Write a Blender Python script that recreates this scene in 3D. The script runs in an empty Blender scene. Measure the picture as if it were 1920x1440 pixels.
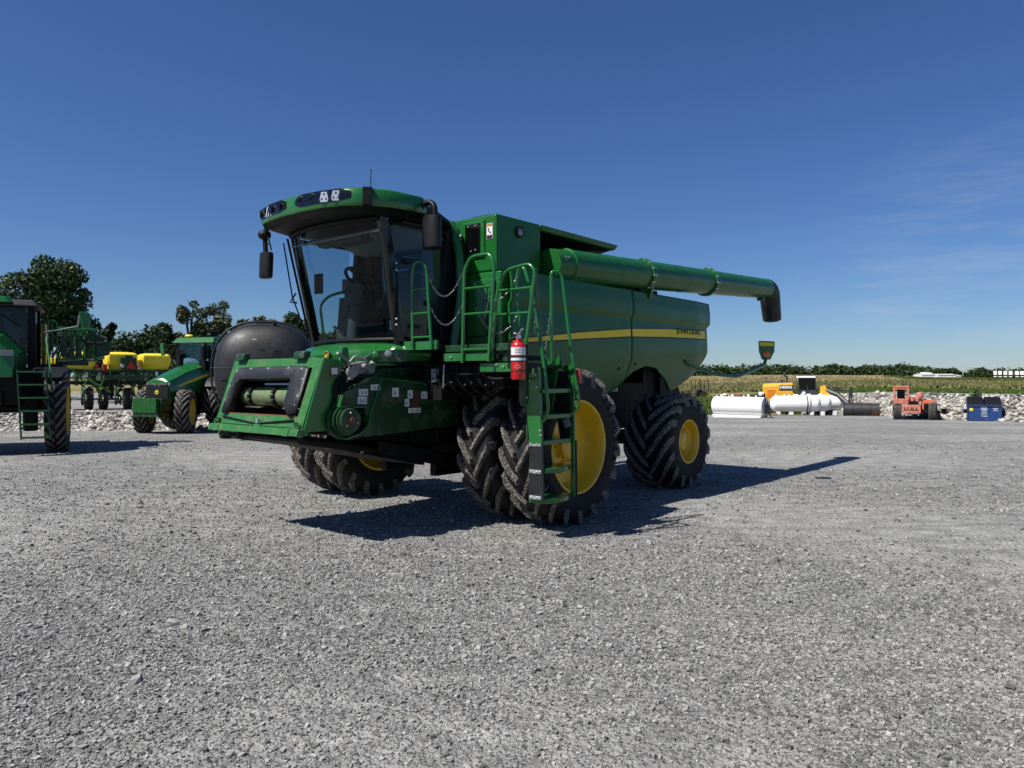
import bpy, math, random
import numpy as np
from mathutils import Vector, Matrix

R = math.radians
rng = random.Random(7)
S = bpy.context.scene
COL = S.collection

# ------------------------------------------------------------------ camera
cam_d = bpy.data.cameras.new('camera')
cam_d.sensor_width = 36.0
cam_d.lens = 36.0 * 1400 / 1920
cam_d.clip_start = 0.1
cam_d.clip_end = 4000
cam = bpy.data.objects.new('camera', cam_d)
COL.objects.link(cam)
cam.location = (0, 0, 1.8)
cam.rotation_euler = (R(90 - 0.33), 0, 0)
S.camera = cam

# ------------------------------------------------------------------ sky and sun
SUN_EL, SUN_TO = 53.0, Vector((-0.865, -0.502, 0))      # horizontal direction towards the sun
W = bpy.data.worlds.new('World')
S.world = W
W.use_nodes = True
wn, wl = W.node_tree.nodes, W.node_tree.links
wn.clear()
wo = wn.new('ShaderNodeOutputWorld')
wb = wn.new('ShaderNodeBackground')
sk = wn.new('ShaderNodeTexSky')
sk.sky_type = 'NISHITA'
sk.sun_disc = False
sk.sun_elevation = R(SUN_EL)
sk.sun_rotation = math.atan2(SUN_TO.x, SUN_TO.y)
sk.altitude = 500
sk.air_density = 1.0
sk.dust_density = 0.4
sk.ozone_density = 10.0
wb.inputs['Strength'].default_value = 0.065
# thin high cirrus: streaked noise, only in a low band of the sky
tc = wn.new('ShaderNodeTexCoord')
mp = wn.new('ShaderNodeMapping')
mp.inputs['Scale'].default_value = (2.2, 2.2, 16.0)
mp.inputs['Rotation'].default_value = (0, R(-9), 0)
wl.new(tc.outputs['Generated'], mp.inputs['Vector'])
nz = wn.new('ShaderNodeTexNoise')
nz.inputs['Scale'].default_value = 3.0
nz.inputs['Detail'].default_value = 8
nz.inputs['Roughness'].default_value = 0.6
wl.new(mp.outputs['Vector'], nz.inputs['Vector'])
rp = wn.new('ShaderNodeValToRGB')
rp.color_ramp.elements[0].position = 0.42
rp.color_ramp.elements[1].position = 0.80
rp.color_ramp.elements[0].color = (0, 0, 0, 1)
rp.color_ramp.elements[1].color = (0.30, 0.30, 0.30, 1)
wl.new(nz.outputs['Fac'], rp.inputs['Fac'])
mx = wn.new('ShaderNodeMixRGB')
mx.inputs['Color2'].default_value = (6.5, 6.8, 7.6, 1)
dt = wn.new('ShaderNodeVectorMath')                     # only one thin cloud, low in the right of the view
dt.operation = 'DOT_PRODUCT'
nrm = wn.new('ShaderNodeVectorMath')
nrm.operation = 'NORMALIZE'
wl.new(tc.outputs['Generated'], nrm.inputs[0])
wl.new(nrm.outputs['Vector'], dt.inputs[0])
dt.inputs[1].default_value = (0.548, 0.831, 0.075)
rg = wn.new('ShaderNodeMapRange')
rg.inputs['From Min'].default_value = 0.972
rg.inputs['From Max'].default_value = 0.998
wl.new(dt.outputs['Value'], rg.inputs['Value'])
mu = wn.new('ShaderNodeMath')
mu.operation = 'MULTIPLY'
wl.new(rp.outputs['Color'], mu.inputs[0])
wl.new(rg.outputs['Result'], mu.inputs[1])
wl.new(mu.outputs[0], mx.inputs['Fac'])
hs = wn.new('ShaderNodeHueSaturation')
hs.inputs['Saturation'].default_value = 1.07
hs.inputs['Hue'].default_value = 0.507
wl.new(sk.outputs['Color'], hs.inputs['Color'])
wl.new(hs.outputs['Color'], mx.inputs['Color1'])
wl.new(mx.outputs['Color'], wb.inputs['Color'])
wl.new(wb.outputs['Background'], wo.inputs['Surface'])

sun_d = bpy.data.lights.new('sun', 'SUN')
sun_d.energy = 5.0
sun_d.angle = R(0.53)
sun_d.color = (1.0, 0.955, 0.89)
sun = bpy.data.objects.new('sun', sun_d)
COL.objects.link(sun)
_to = Vector((SUN_TO.x * math.cos(R(SUN_EL)), SUN_TO.y * math.cos(R(SUN_EL)), math.sin(R(SUN_EL))))
sun.rotation_euler = _to.to_track_quat('Z', 'Y').to_euler()
sun.location = (-20, -20, 40)

vs = S.view_settings
vs.view_transform = 'Standard'
vs.look = 'None'
vs.exposure = 0.5
vs.gamma = 1.0
vs.use_curve_mapping = False
S.cycles.max_bounces = 8
S.cycles.transparent_max_bounces = 12


# ------------------------------------------------------------------ materials
MAT = {}


def mat(name, col, rough=0.5, metal=0.0, var=0.0, vscale=6.0, bump=0.0, bscale=60.0, dirt=0.0, dcol=(.30, .27, .22),
        dscale=5.0, coat=0.0, spec=0.5, island=0.0, lo=0.5, hi=0.75):
    """Principled paint / rubber / metal with noise variation, fine relief and blotchy dust."""
    m = bpy.data.materials.new(name)
    MAT[name] = m
    m.use_nodes = True
    n, l = m.node_tree.nodes, m.node_tree.links
    b = n['Principled BSDF']
    b.inputs['Roughness'].default_value = rough
    b.inputs['Metallic'].default_value = metal
    b.inputs['Coat Weight'].default_value = coat
    b.inputs['Coat Roughness'].default_value = 0.08
    b.inputs['Specular IOR Level'].default_value = spec
    b.inputs['Base Color'].default_value = (*col, 1)
    t = n.new('ShaderNodeTexCoord')
    src = None
    if var > 0 or island > 0:
        nz = n.new('ShaderNodeTexNoise')
        nz.inputs['Scale'].default_value = vscale
        nz.inputs['Detail'].default_value = 5
        l.new(t.outputs['Object'], nz.inputs['Vector'])
        fac = nz.outputs['Fac']
        if island > 0:
            g = n.new('ShaderNodeNewGeometry')
            ma = n.new('ShaderNodeMath')
            ma.operation = 'MULTIPLY_ADD'
            l.new(g.outputs['Random Per Island'], ma.inputs[0])
            ma.inputs[1].default_value = island
            ma.inputs[2].default_value = 0.5 - island / 2
            if var > 0:
                mb = n.new('ShaderNodeMath')
                mb.operation = 'MULTIPLY_ADD'
                l.new(nz.outputs['Fac'], mb.inputs[0])
                mb.inputs[1].default_value = 0.6
                sb = n.new('ShaderNodeMath')
                sb.operation = 'SUBTRACT'
                l.new(ma.outputs[0], sb.inputs[0])
                sb.inputs[1].default_value = 0.3
                l.new(sb.outputs[0], mb.inputs[2])
                fac = mb.outputs[0]
            else:
                fac = ma.outputs[0]
            var = max(var, island)
        r = n.new('ShaderNodeValToRGB')
        r.color_ramp.elements[0].position = 0.2
        r.color_ramp.elements[1].position = 0.8
        r.color_ramp.elements[0].color = (*[max(0, c * (1 - var)) for c in col], 1)
        r.color_ramp.elements[1].color = (*[min(1, c * (1 + var)) for c in col], 1)
        l.new(fac, r.inputs['Fac'])
        src = r.outputs['Color']
    if dirt > 0:
        nd = n.new('ShaderNodeTexNoise')
        nd.inputs['Scale'].default_value = dscale
        nd.inputs['Detail'].default_value = 9
        nd.inputs['Roughness'].default_value = 0.68
        l.new(t.outputs['Object'], nd.inputs['Vector'])
        rd = n.new('ShaderNodeValToRGB')
        rd.color_ramp.elements[0].position = lo
        rd.color_ramp.elements[1].position = hi
        rd.color_ramp.elements[0].color = (0, 0, 0, 1)
        rd.color_ramp.elements[1].color = (dirt, dirt, dirt, 1)
        l.new(nd.outputs['Fac'], rd.inputs['Fac'])
        mm = n.new('ShaderNodeMixRGB')
        l.new(rd.outputs['Color'], mm.inputs['Fac'])
        if src:
            l.new(src, mm.inputs['Color1'])
        else:
            mm.inputs['Color1'].default_value = (*col, 1)
        mm.inputs['Color2'].default_value = (*dcol, 1)
        src = mm.outputs['Color']
        mr = n.new('ShaderNodeMath')
        mr.operation = 'MULTIPLY_ADD'
        l.new(rd.outputs['Color'], mr.inputs[0])
        mr.inputs[1].default_value = 0.5
        mr.inputs[2].default_value = rough
        mr.use_clamp = True
        l.new(mr.outputs[0], b.inputs['Roughness'])
    if src:
        l.new(src, b.inputs['Base Color'])
    if bump > 0:
        nb = n.new('ShaderNodeTexNoise')
        nb.inputs['Scale'].default_value = bscale
        nb.inputs['Detail'].default_value = 4
        l.new(t.outputs['Object'], nb.inputs['Vector'])
        bp = n.new('ShaderNodeBump')
        bp.inputs['Strength'].default_value = bump
        bp.inputs['Distance'].default_value = 0.02
        l.new(nb.outputs['Fac'], bp.inputs['Height'])
        l.new(bp.outputs['Normal'], b.inputs['Normal'])
    return m


def glass(name, tint, refl=0.06, rough=0.02):
    """Thin tinted pane: tinted transparency with a fresnel reflection."""
    m = bpy.data.materials.new(name)
    MAT[name] = m
    m.use_nodes = True
    n, l = m.node_tree.nodes, m.node_tree.links
    n.clear()
    o = n.new('ShaderNodeOutputMaterial')
    tr = n.new('ShaderNodeBsdfTransparent')
    tr.inputs['Color'].default_value = (*tint, 1)
    gl = n.new('ShaderNodeBsdfGlossy')
    gl.inputs['Roughness'].default_value = rough
    gl.inputs['Color'].default_value = (.9, .95, 1, 1)
    lw = n.new('ShaderNodeLayerWeight')
    lw.inputs['Blend'].default_value = 0.25
    ma = n.new('ShaderNodeMath')
    ma.operation = 'MULTIPLY_ADD'
    l.new(lw.outputs['Fresnel'], ma.inputs[0])
    ma.inputs[1].default_value = 0.35
    ma.inputs[2].default_value = refl * 0.2
    mx = n.new('ShaderNodeMixShader')
    l.new(ma.outputs[0], mx.inputs['Fac'])
    l.new(tr.outputs[0], mx.inputs[1])
    l.new(gl.outputs[0], mx.inputs[2])
    l.new(mx.outputs[0], o.inputs['Surface'])
    return m


mat('green', (0.01064, 0.114, 0.01824), .26, var=.10, vscale=2.5, dirt=.25, dscale=2.2, coat=.35, lo=.55, hi=.95)
mat('green_body', (0.0075, 0.098, 0.015), .30, var=.10, vscale=1.2, dirt=.22, dscale=1.6, coat=.04, spec=.32, lo=.5, hi=1.0)
mat('green_worn', (0.0228, 0.1292, 0.0266), .42, var=.2, vscale=9, dirt=.75, dcol=(.16, .10, .06), dscale=7, lo=.52, hi=.74)
mat('green_pale', (0.076, 0.152, 0.0608), .5, var=.25, vscale=10, dirt=.8, dcol=(.22, .16, .10), dscale=11, lo=.45, hi=.7)
mat('green_dark', (0.00456, 0.03648, 0.00836), .38, var=.15, vscale=4, dirt=.3, dscale=4)
mat('yellow', (.70, .43, .010), .35, var=.08, vscale=3, dirt=.35, dcol=(.32, .22, .06), dscale=4, coat=.2)
mat('yellow_decal', (.86, .62, .02), .45, var=.05, spec=.3)
mat('black', (0.00342, 0.00342, 0.0038), .5, var=.3, dirt=.15, dcol=(0.0228, 0.0208, 0.0195), dscale=6, spec=.22)
mat('black_gloss', (0.00228, 0.00228, 0.00266), .18, coat=.15)
mat('black_plastic', (0.0076, 0.00798, 0.00874), .45, var=.2, vscale=20, bump=.1, bscale=220, dirt=.12, dcol=(0.026, 0.026, 0.0247), spec=.3)
mat('mech', (0.00608, 0.00608, 0.0057), .6, var=.5, vscale=8, dirt=.4, dcol=(0.0228, 0.0195, 0.0163), dscale=9, spec=.2)
mat('rubber_sheet', (0.00836, 0.00912, 0.01064), .5, var=.35, vscale=4, bump=.5, bscale=9, dirt=.4, dcol=(0.039, 0.039, 0.0423), dscale=5)
mat('tyre', (0.00836, 0.00798, 0.0076), .66, spec=.3, var=.35, vscale=9, bump=.25, bscale=90, dirt=.7, dcol=(0.039, 0.0358, 0.0312), dscale=13, lo=.48, hi=.72)
mat('lug', (.040, .036, .032), .8, var=.5, vscale=26, bump=.6, bscale=60, dirt=.9, dcol=(.34, .31, .265), dscale=42, lo=.46, hi=.62)
mat('steel', (0.342, 0.3496, 0.3572), .32, metal=.9, var=.2, vscale=30, dirt=.3, dscale=12)
mat('zinc', (.62, .62, .62), .35, metal=.75, var=.15, vscale=60)
mat('cast', (0.228, 0.228, 0.228), .5, metal=.5, var=.3, vscale=30, bump=.3, bscale=90)
mat('rust', (0.152, 0.057, 0.02128), .85, var=.5, vscale=14, bump=.4, bscale=70, dirt=.5, dcol=(.08, .04, .025), dscale=16)
mat('red', (.55, .010, .012), .25, var=.06, coat=.4)
mat('red_reflector', (.55, .05, .02), .3)
mat('orange_lens', (.75, .16, .01), .2, coat=.5)
mat('white', (.78, .78, .76), .4, var=.06, vscale=8, dirt=.2, dcol=(.5, .47, .4), dscale=5)
mat('white_tank', (.78, .78, .76), .35, var=.05, vscale=3, dirt=.3, dcol=(.50, .45, .38), dscale=3)
mat('label', (.62, .63, .62), .5, var=.08, vscale=40)
mat('ink', (0.0114, 0.0114, 0.01216), .55, var=.1)
mat('label_orange', (0.418, 0.152, 0.0152), .5, var=.1)
mat('label_brown', (0.076, 0.0342, 0.0228), .5, var=.2)
mat('lamp', (.75, .78, .80), .08, metal=.8)
mat('lamp_glass', (0.1672, 0.1748, 0.1786), .12, coat=.6)
mat('chain', (0.152, 0.152, 0.152), .4, metal=.8, var=.3, vscale=50)
mat('lens_dark', (0.038, 0.03952, 0.0418), .05, metal=.6, coat=.9)
mat('seat', (0.0228, 0.0228, 0.02432), .8, var=.3, vscale=30, bump=.3, bscale=120)
mat('trim', (0.076, 0.076, 0.0722), .7, var=.2, vscale=10)
mat('headliner', (0.2432, 0.2432, 0.2204), .85, var=.15, vscale=6)
mat('poly_black', (0.01216, 0.01254, 0.01368), .5, var=.25, vscale=2, bump=.12, bscale=20, dirt=.35, dcol=(0.0358, 0.0358, 0.0377), dscale=2.5)
mat('orange', (0.4712, 0.0798, 0.02432), .5, var=.15, vscale=4, dirt=.5, dcol=(.55, .25, .15), dscale=3, lo=.45, hi=.8)
mat('orange_faded', (0.4712, 0.152, 0.0988), .6, var=.15, vscale=4, dirt=.4, dcol=(.6, .38, .28), dscale=4)
mat('cat_yellow', (.66, .33, .012), .38, var=.1, vscale=4, dirt=.3, dscale=4)
mat('charcoal', (0.02128, 0.02204, 0.02356), .5, var=.25, vscale=5, dirt=.35, dcol=(0.065, 0.0618, 0.0553), dscale=5)
mat('blue', (0.0076, 0.04408, 0.1672), .45, var=.15, vscale=4, dirt=.4, dcol=(.08, .09, .12), dscale=5)
mat('wood', (0.228, 0.1672, 0.1064), .8, var=.35, vscale=9, bump=.3)
mat('hopper_yellow', (.78, .60, .02), .42, var=.08, vscale=2, dirt=.25, dcol=(.45, .36, .10), dscale=4)
mat('bark', (0.057, 0.0456, 0.0342), .9, var=.4, vscale=9, bump=.8, bscale=30)
mat('leaf', (.040, .066, .016), .6, island=.75, spec=.25)
mat('leaf_dark', (.026, .045, .012), .65, island=.7, spec=.2)
mat('leaf_pale', (.066, .082, .028), .6, island=.7, spec=.25)
mat('rock', (0.2945, 0.2755, 0.24225), .9, var=.35, vscale=5, bump=.8, bscale=9, island=.75)
mat('stone', (0.2245, 0.2231, 0.2098), .85, island=.66, var=.2, vscale=40, bump=.4, bscale=300)
mat('grass_green', (0.07125, 0.1125, 0.0225), .8, island=.5, spec=.2)
mat('bank_turf', (0.076, 0.0912, 0.0266), .95, var=.5, vscale=1.5, bump=.8, bscale=4, dirt=.7, dcol=(.26, .21, .10), dscale=1.2, spec=.1)
mat('straw', (0.36, 0.2952, 0.1584), .85, island=.3, spec=.2)
mat('straw_green', (0.1584, 0.1548, 0.0612), .85, island=.35, spec=.2)
mat('corn', (0.06375, 0.09, 0.0225), .75, island=.6, spec=.2)
glass('cab_glass', (.60, .72, .75), .05)
glass('dark_glass', (.10, .12, .125), .12)


# ------------------------------------------------------------------ mesh helpers
def vsub(a, b): return (a[0] - b[0], a[1] - b[1], a[2] - b[2])


def round_path(pts, rad, seg=4):
    """Polyline with its inner corners rounded."""
    P = [Vector(p) for p in pts]
    out = [P[0]]
    for i in range(1, len(P) - 1):
        a, b, c = P[i - 1], P[i], P[i + 1]
        d1, d2 = (a - b), (c - b)
        r = min(rad, d1.length * .49, d2.length * .49)
        p, q = b + d1.normalized() * r, b + d2.normalized() * r
        for k in range(seg + 1):
            t = k / seg
            out.append(p * (1 - t) ** 2 + b * 2 * t * (1 - t) + q * t * t)
    out.append(P[-1])
    return out


class MB:
    def __init__(s):
        s.v, s.f = [], []

    def add(s, v, f):
        o = len(s.v)
        s.v += [tuple(p) for p in v]
        s.f += [tuple(i + o for i in q) for q in f]
        return s

    def hexa(s, p):
        """8 points: bottom ring of 4 then top ring of 4."""
        return s.add(p, [(3, 2, 1, 0), (4, 5, 6, 7), (0, 1, 5, 4), (1, 2, 6, 5), (2, 3, 7, 6), (3, 0, 4, 7)])

    def box(s, x0, x1, y0, y1, z0, z1):
        return s.hexa([(x0, y0, z0), (x1, y0, z0), (x1, y1, z0), (x0, y1, z0),
                       (x0, y0, z1), (x1, y0, z1), (x1, y1, z1), (x0, y1, z1)])

    def cbox(s, c, d, rx=0, ry=0, rz=0):
        M = Matrix.Translation(c) @ Matrix.Rotation(R(rz), 4, 'Z') @ Matrix.Rotation(R(ry), 4, 'Y') @ Matrix.Rotation(R(rx), 4, 'X')
        h = [x / 2 for x in d]
        p = [(-h[0], -h[1], -h[2]), (h[0], -h[1], -h[2]), (h[0], h[1], -h[2]), (-h[0], h[1], -h[2]),
             (-h[0], -h[1], h[2]), (h[0], -h[1], h[2]), (h[0], h[1], h[2]), (-h[0], h[1], h[2])]
        return s.hexa([M @ Vector(q) for q in p])

    def loft(s, rings, caps=True, closed=True):
        n = len(rings[0])
        v = [p for r in rings for p in r]
        f = []
        for i in range(len(rings) - 1):
            for j in range(n if closed else n - 1):
                k = (j + 1) % n
                f.append((i * n + j, i * n + k, (i + 1) * n + k, (i + 1) * n + j))
        if caps:
            f.append(tuple(reversed(range(n))))
            f.append(tuple((len(rings) - 1) * n + j for j in range(n)))
        return s.add(v, f)

    def tube(s, pts, r, n=8, fillet=0.0, caps=True, r2=None):
        P = round_path(pts, fillet) if fillet else [Vector(p) for p in pts]
        rings = []
        t0 = (P[1] - P[0]).normalized()
        u = t0.orthogonal().normalized()
        for i, p in enumerate(P):
            if i == 0: t = P[1] - P[0]
            elif i == len(P) - 1: t = P[-1] - P[-2]
            else: t = (P[i + 1] - P[i]).normalized() + (P[i] - P[i - 1]).normalized()
            t = t.normalized()
            u = (u - t * u.dot(t))
            u = u.normalized() if u.length > 1e-6 else t.orthogonal().normalized()
            w = t.cross(u)
            rr = r if r2 is None else r + (r2 - r) * i / (len(P) - 1)
            rings.append([p + (u * math.cos(a) + w * math.sin(a)) * rr for a in [2 * math.pi * k / n for k in range(n)]])
        return s.loft(rings, caps)

    def cyl(s, a, b, r, r2=None, n=16, caps=True):
        return s.tube([a, b], r, n, 0, caps, r2)

    def lathe(s, prof, o=(0, 0, 0), ax=(0, 1, 0), n=32, caps=False):
        """prof: (axial, radius) pairs."""
        ax = Vector(ax).normalized()
        u = ax.orthogonal().normalized()
        w = ax.cross(u)
        o = Vector(o)
        rings = [[o + ax * h + (u * math.cos(2 * math.pi * k / n) + w * math.sin(2 * math.pi * k / n)) * rr for k in range(n)]
                 for h, rr in prof]
        return s.loft(rings, caps)

    def prism(s, poly, axis, lo, hi):
        """2-D polygon extruded along axis: x -> (y,z), y -> (x,z), z -> (x,y)."""
        def m(p, h):
            return {'x': (h, p[0], p[1]), 'y': (p[0], h, p[1]), 'z': (p[0], p[1], h)}[axis]
        return s.loft([[m(p, lo) for p in poly], [m(p, hi) for p in poly]])

    def sphere(s, c, r, sc=(1, 1, 1), n=16, m=10):
        rings = []
        for i in range(m + 1):
            a = math.pi * i / m
            rings.append([(c[0] + r * sc[0] * math.sin(a) * math.cos(2 * math.pi * k / n),
                           c[1] + r * sc[1] * math.sin(a) * math.sin(2 * math.pi * k / n),
                           c[2] + r * sc[2] * math.cos(a)) for k in range(n)])
        return s.loft(rings, False)

    def grid(s, fn, nu, nv):
        v = [fn(i / nu, j / nv) for i in range(nu + 1) for j in range(nv + 1)]
        f = [(i * (nv + 1) + j, (i + 1) * (nv + 1) + j, (i + 1) * (nv + 1) + j + 1, i * (nv + 1) + j + 1)
             for i in range(nu) for j in range(nv)]
        return s.add(v, f)

    def bolts(s, pts, r=.014, ax=(0, 1, 0), h=.014):
        a = Vector(ax).normalized()
        for p in pts:
            p = Vector(p)
            s.lathe([(-.002, r), (h * .5, r), (h, r * .6), (h * 1.05, .001)], p, a, 8)
        return s

    def mesh(s, name, smooth=38):
        me = bpy.data.meshes.new(name)
        me.from_pydata(s.v, [], s.f)
        me.update()
        if smooth:
            me.shade_smooth()
            me.set_sharp_from_angle(angle=R(smooth))
        return me

    def obj(s, name, m, parent=None, bevel=0.0, smooth=38, solid=0.0, soff=-1):
        me = s.mesh(name, smooth)
        o = bpy.data.objects.new(name, me)
        me.materials.append(MAT[m])
        COL.objects.link(o)
        if parent is not None:
            o.parent = parent
        if solid:
            md = o.modifiers.new('solid', 'SOLIDIFY')
            md.thickness = solid
            md.offset = soff
        if bevel:
            md = o.modifiers.new('bevel', 'BEVEL')
            md.width = bevel
            md.segments = 2
            md.limit_method = 'ANGLE'
            md.angle_limit = R(40)
            md.harden_normals = True
        return o


def thing(name, label, cat, loc=(0, 0, 0), rz=0.0, group=None):
    o = bpy.data.objects.new(name, None)
    COL.objects.link(o)
    o.empty_display_size = .2
    o.location = loc
    o.rotation_euler = (0, 0, rz)
    return tag(o, label, cat, group)


def tag(o, label, cat, group=None):
    o['label'] = label
    o['category'] = cat
    if group:
        o['group'] = group
    return o


def data_obj(name, me, m, parent=None, loc=(0, 0, 0), rot=(0, 0, 0)):
    o = bpy.data.objects.new(name, me)
    if m and not me.materials:
        me.materials.append(MAT[m])
    COL.objects.link(o)
    o.parent = parent
    o.location = loc
    o.rotation_euler = rot
    return o


def np_obj(name, V, F, m, parent=None, smooth=False):
    """Large mesh from numpy arrays; F is (n,3) or (n,4)."""
    me = bpy.data.meshes.new(name)
    k = F.shape[1]
    me.vertices.add(len(V))
    me.vertices.foreach_set('co', V.astype(np.float32).ravel())
    me.loops.add(F.size)
    me.loops.foreach_set('vertex_index', F.astype(np.int32).ravel())
    me.polygons.add(len(F))
    me.polygons.foreach_set('loop_start', np.arange(0, F.size, k, dtype=np.int32))
    me.update(calc_edges=True)
    if smooth:
        me.shade_smooth()
    else:
        me.shade_flat()
    if m:
        me.materials.append(MAT[m])
    o = bpy.data.objects.new(name, me)
    COL.objects.link(o)
    o.parent = parent
    return o


def letters(mb, txt, o, u, v, w, h, depth=.002, shear=0.0, bold=0.0):
    """Lettering as real geometry: text fitted into a w x h box at o, reading along u, up along v."""
    c = bpy.data.curves.new('lettering', 'FONT')
    c.body = txt
    c.size = 1
    c.extrude = .01
    c.offset = bold
    c.shear = shear
    c.resolution_u = 3
    ob = bpy.data.objects.new('lettering', c)
    COL.objects.link(ob)
    dg = bpy.context.evaluated_depsgraph_get()
    me = bpy.data.meshes.new_from_object(ob.evaluated_get(dg))
    co = np.array([x.co[:] for x in me.vertices])
    lo, hi = co.min(0), co.max(0)
    sx, sy = w / (hi[0] - lo[0]), h / (hi[1] - lo[1])
    u, v, o = Vector(u).normalized(), Vector(v).normalized(), Vector(o)
    nn = u.cross(v)
    vs_ = [o + u * ((p[0] - lo[0]) * sx) + v * ((p[1] - lo[1]) * sy) + nn * ((p[2] - lo[2]) / .02 * depth) for p in co]
    mb.add(vs_, [tuple(p.vertices) for p in me.polygons])
    bpy.data.objects.remove(ob)
    bpy.data.curves.remove(c)
    bpy.data.meshes.remove(me)
    return mb


def interp(pts, x):
    """Piecewise-linear y(x); pts sorted by descending or ascending x."""
    p = sorted(pts)
    if x <= p[0][0]: return p[0][1]
    for (a, b), (c, d) in zip(p, p[1:]):
        if x <= c: return b + (d - b) * (x - a) / (c - a)
    return p[-1][1]


def sstep(a, b, x):
    t = min(1, max(0, (x - a) / (b - a)))
    return t * t * (3 - 2 * t)


def heading(deg):
    """Rotation that turns local +x (forward) to (-cos, -sin) of the angle."""
    return R(deg + 180)


# ------------------------------------------------------------------ wheels (shared meshes)
WCACHE = {}


def wheel_meshes(key, Rt, w, rr, nl, dish=.22, lug_h=.045, lug_w=.034, rim='yellow'):
    if key in WCACHE: return WCACHE[key]
    hw = w / 2
    rc = Rt - lug_h
    t = MB()
    prof = [(-hw * .86, rr), (-hw * .96, rr + .03), (-hw * 1.03, rr + (rc - rr) * .45), (-hw * 1.0, rr + (rc - rr) * .75),
            (-hw * .93, rc - .045), (-hw * .8, rc - .012), (-hw * .4, rc), (0, rc + .004), (hw * .4, rc), (hw * .8, rc - .012),
            (hw * .93, rc - .045), (hw * 1.0, rr + (rc - rr) * .75), (hw * 1.03, rr + (rc - rr) * .45), (hw * .96, rr + .03),
            (hw * .86, rr)]
    t.lathe(prof, n=56)
    tm = t.mesh('tyre')
    tm.materials.append(MAT['tyre'])
    g = MB()
    for sd in (-1, 1):
        for k in range(nl):
            th0 = 2 * math.pi * (k + (.5 if sd > 0 else 0)) / nl
            rings = []
            for q, tt in enumerate((0, .2, .45, .7, .9, 1.0, 1.06)):
                y = sd * (.012 + tt * (hw * .99 - .012))
                th = th0 + (tt ** 1.15) * hw * 1.45 / Rt
                top = Rt - (.0 if tt < .85 else (.014 if tt < .95 else (.035 if tt < 1.03 else .13)))
                bot = rc - .02 - (.02 if tt > .8 else 0) - (.10 if tt > 1.03 else 0)
                if tt > 1.03: y = sd * hw * 1.03
                wt, wbm = lug_w * (1 + .25 * tt) / Rt, (lug_w + .016) * (1 + .25 * tt) / Rt
                rings.append([(math.cos(th + a) * r_, y, math.sin(th + a) * r_) for a, r_ in
                              ((-wbm, bot), (-wt, top), (wt, top), (wbm, bot))])
            g.loft(rings)
    gm = g.mesh('tread', 30)
    gm.materials.append(MAT['lug'])
    r = MB()
    e = hw * .90
    r.lathe([(e - .06, rr - .035), (e, rr + .005), (e + .012, rr + .022), (e + .022, rr + .018), (e + .02, rr - .005), (e - .02, rr - .03),
             (e - .10, rr - .045), (e - dish * .8, rr - .075), (e - dish, rr - .10), (e - dish - .01, rr * .62), (e - dish + .012, rr * .60),
             (e - dish + .012, rr * .30), (e - dish + .03, rr * .28), (e - dish + .03, .001)], n=56)
    r.lathe([(-e + .06, rr - .03), (-e, rr + .01), (-e - .015, rr + .02), (-e - .01, rr - .02), (-e + .2, rr - .06), (e - dish - .02, rr - .1)], n=40)
    rm = r.mesh('rim', 30)
    rm.materials.append(MAT[rim])
    h = MB()
    h.lathe([(e - dish, .16), (e - dish + .08, .16), (e - dish + .10, .13), (e - dish + .10, .001)], n=24)
    h.bolts([(.20 * math.cos(a), e - dish + .03, .20 * math.sin(a)) for a in [2 * math.pi * k / 10 for k in range(10)]], .018, (0, 1, 0), .03)
    hm = h.mesh('hub')
    hm.materials.append(MAT[rim])
    WCACHE[key] = (tm, gm, rm, hm, h)
    return WCACHE[key]


def wheel(name, key, parent, loc, spec, side=1, spin=0.0):
    tm, gm, rm, hm, _ = wheel_meshes(key, **spec)
    hub = data_obj(name, hm, None, parent, loc, (0, 0, 0 if side > 0 else math.pi))
    inv = 0 if side > 0 else math.pi
    data_obj('rim', rm, None, hub)
    a = data_obj('tyre', tm, None, hub, rot=(0, spin, inv))
    b = data_obj('tread', gm, None, hub, rot=(0, spin, inv))
    return hub


# ================================================================== COMBINE HARVESTER
CMB = thing('combine_harvester', 'big green combine harvester with dual front wheels, no header, in the middle of the yard', 'combine',
            (-.985, 10.787, 0), heading(50))
K = CMB

# ---- chassis and inner body
b = MB()
b.box(-4.95, .35, -1.30, 1.30, 2.05, 3.10)
b.box(-2.6, .30, -1.30, 1.30, 1.75, 2.05)
b.obj('body_core', 'green_dark', K, .01)
b = MB()
b.box(-4.4, .9, -.78, .78, .95, 1.75)
b.box(-5.3, -4.4, -.72, .72, 1.15, 2.3)
b.hexa([(.9, -.7, .75), (1.25, -.7, 1.0), (1.25, .7, 1.0), (.9, .7, .75), (.9, -.7, 1.9), (1.25, -.7, 1.95), (1.25, .7, 1.95), (.9, .7, 1.9)])
b.obj('threshing_body', 'mech', K, .015)
b = MB()
b.box(-.28, .28, -1.25, 1.25, .78, 1.12)
for s in (-1, 1):
    b.cyl((0, s * 1.0, .95), (0, s * 1.95, .95), .17, n=18)
    b.cyl((0, s * .80, .95), (0, s * 1.14, .95), .33, n=20)
    b.box(-.35, .35, s * .62 - .08, s * .62 + .08, .62, 1.5)
b.obj('front_axle', 'mech', K, .01)
b = MB()
b.box(-3.86, -3.58, -1.25, 1.25, .68, .92)
b.box(-3.95, -3.5, -.25, .25, .85, 1.3)
for s in (-1, 1): b.cyl((-3.72, s * 1.1, .78), (-3.72, s * 1.5, .78), .15, n=16)
b.obj('rear_axle', 'mech', K, .01)

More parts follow.
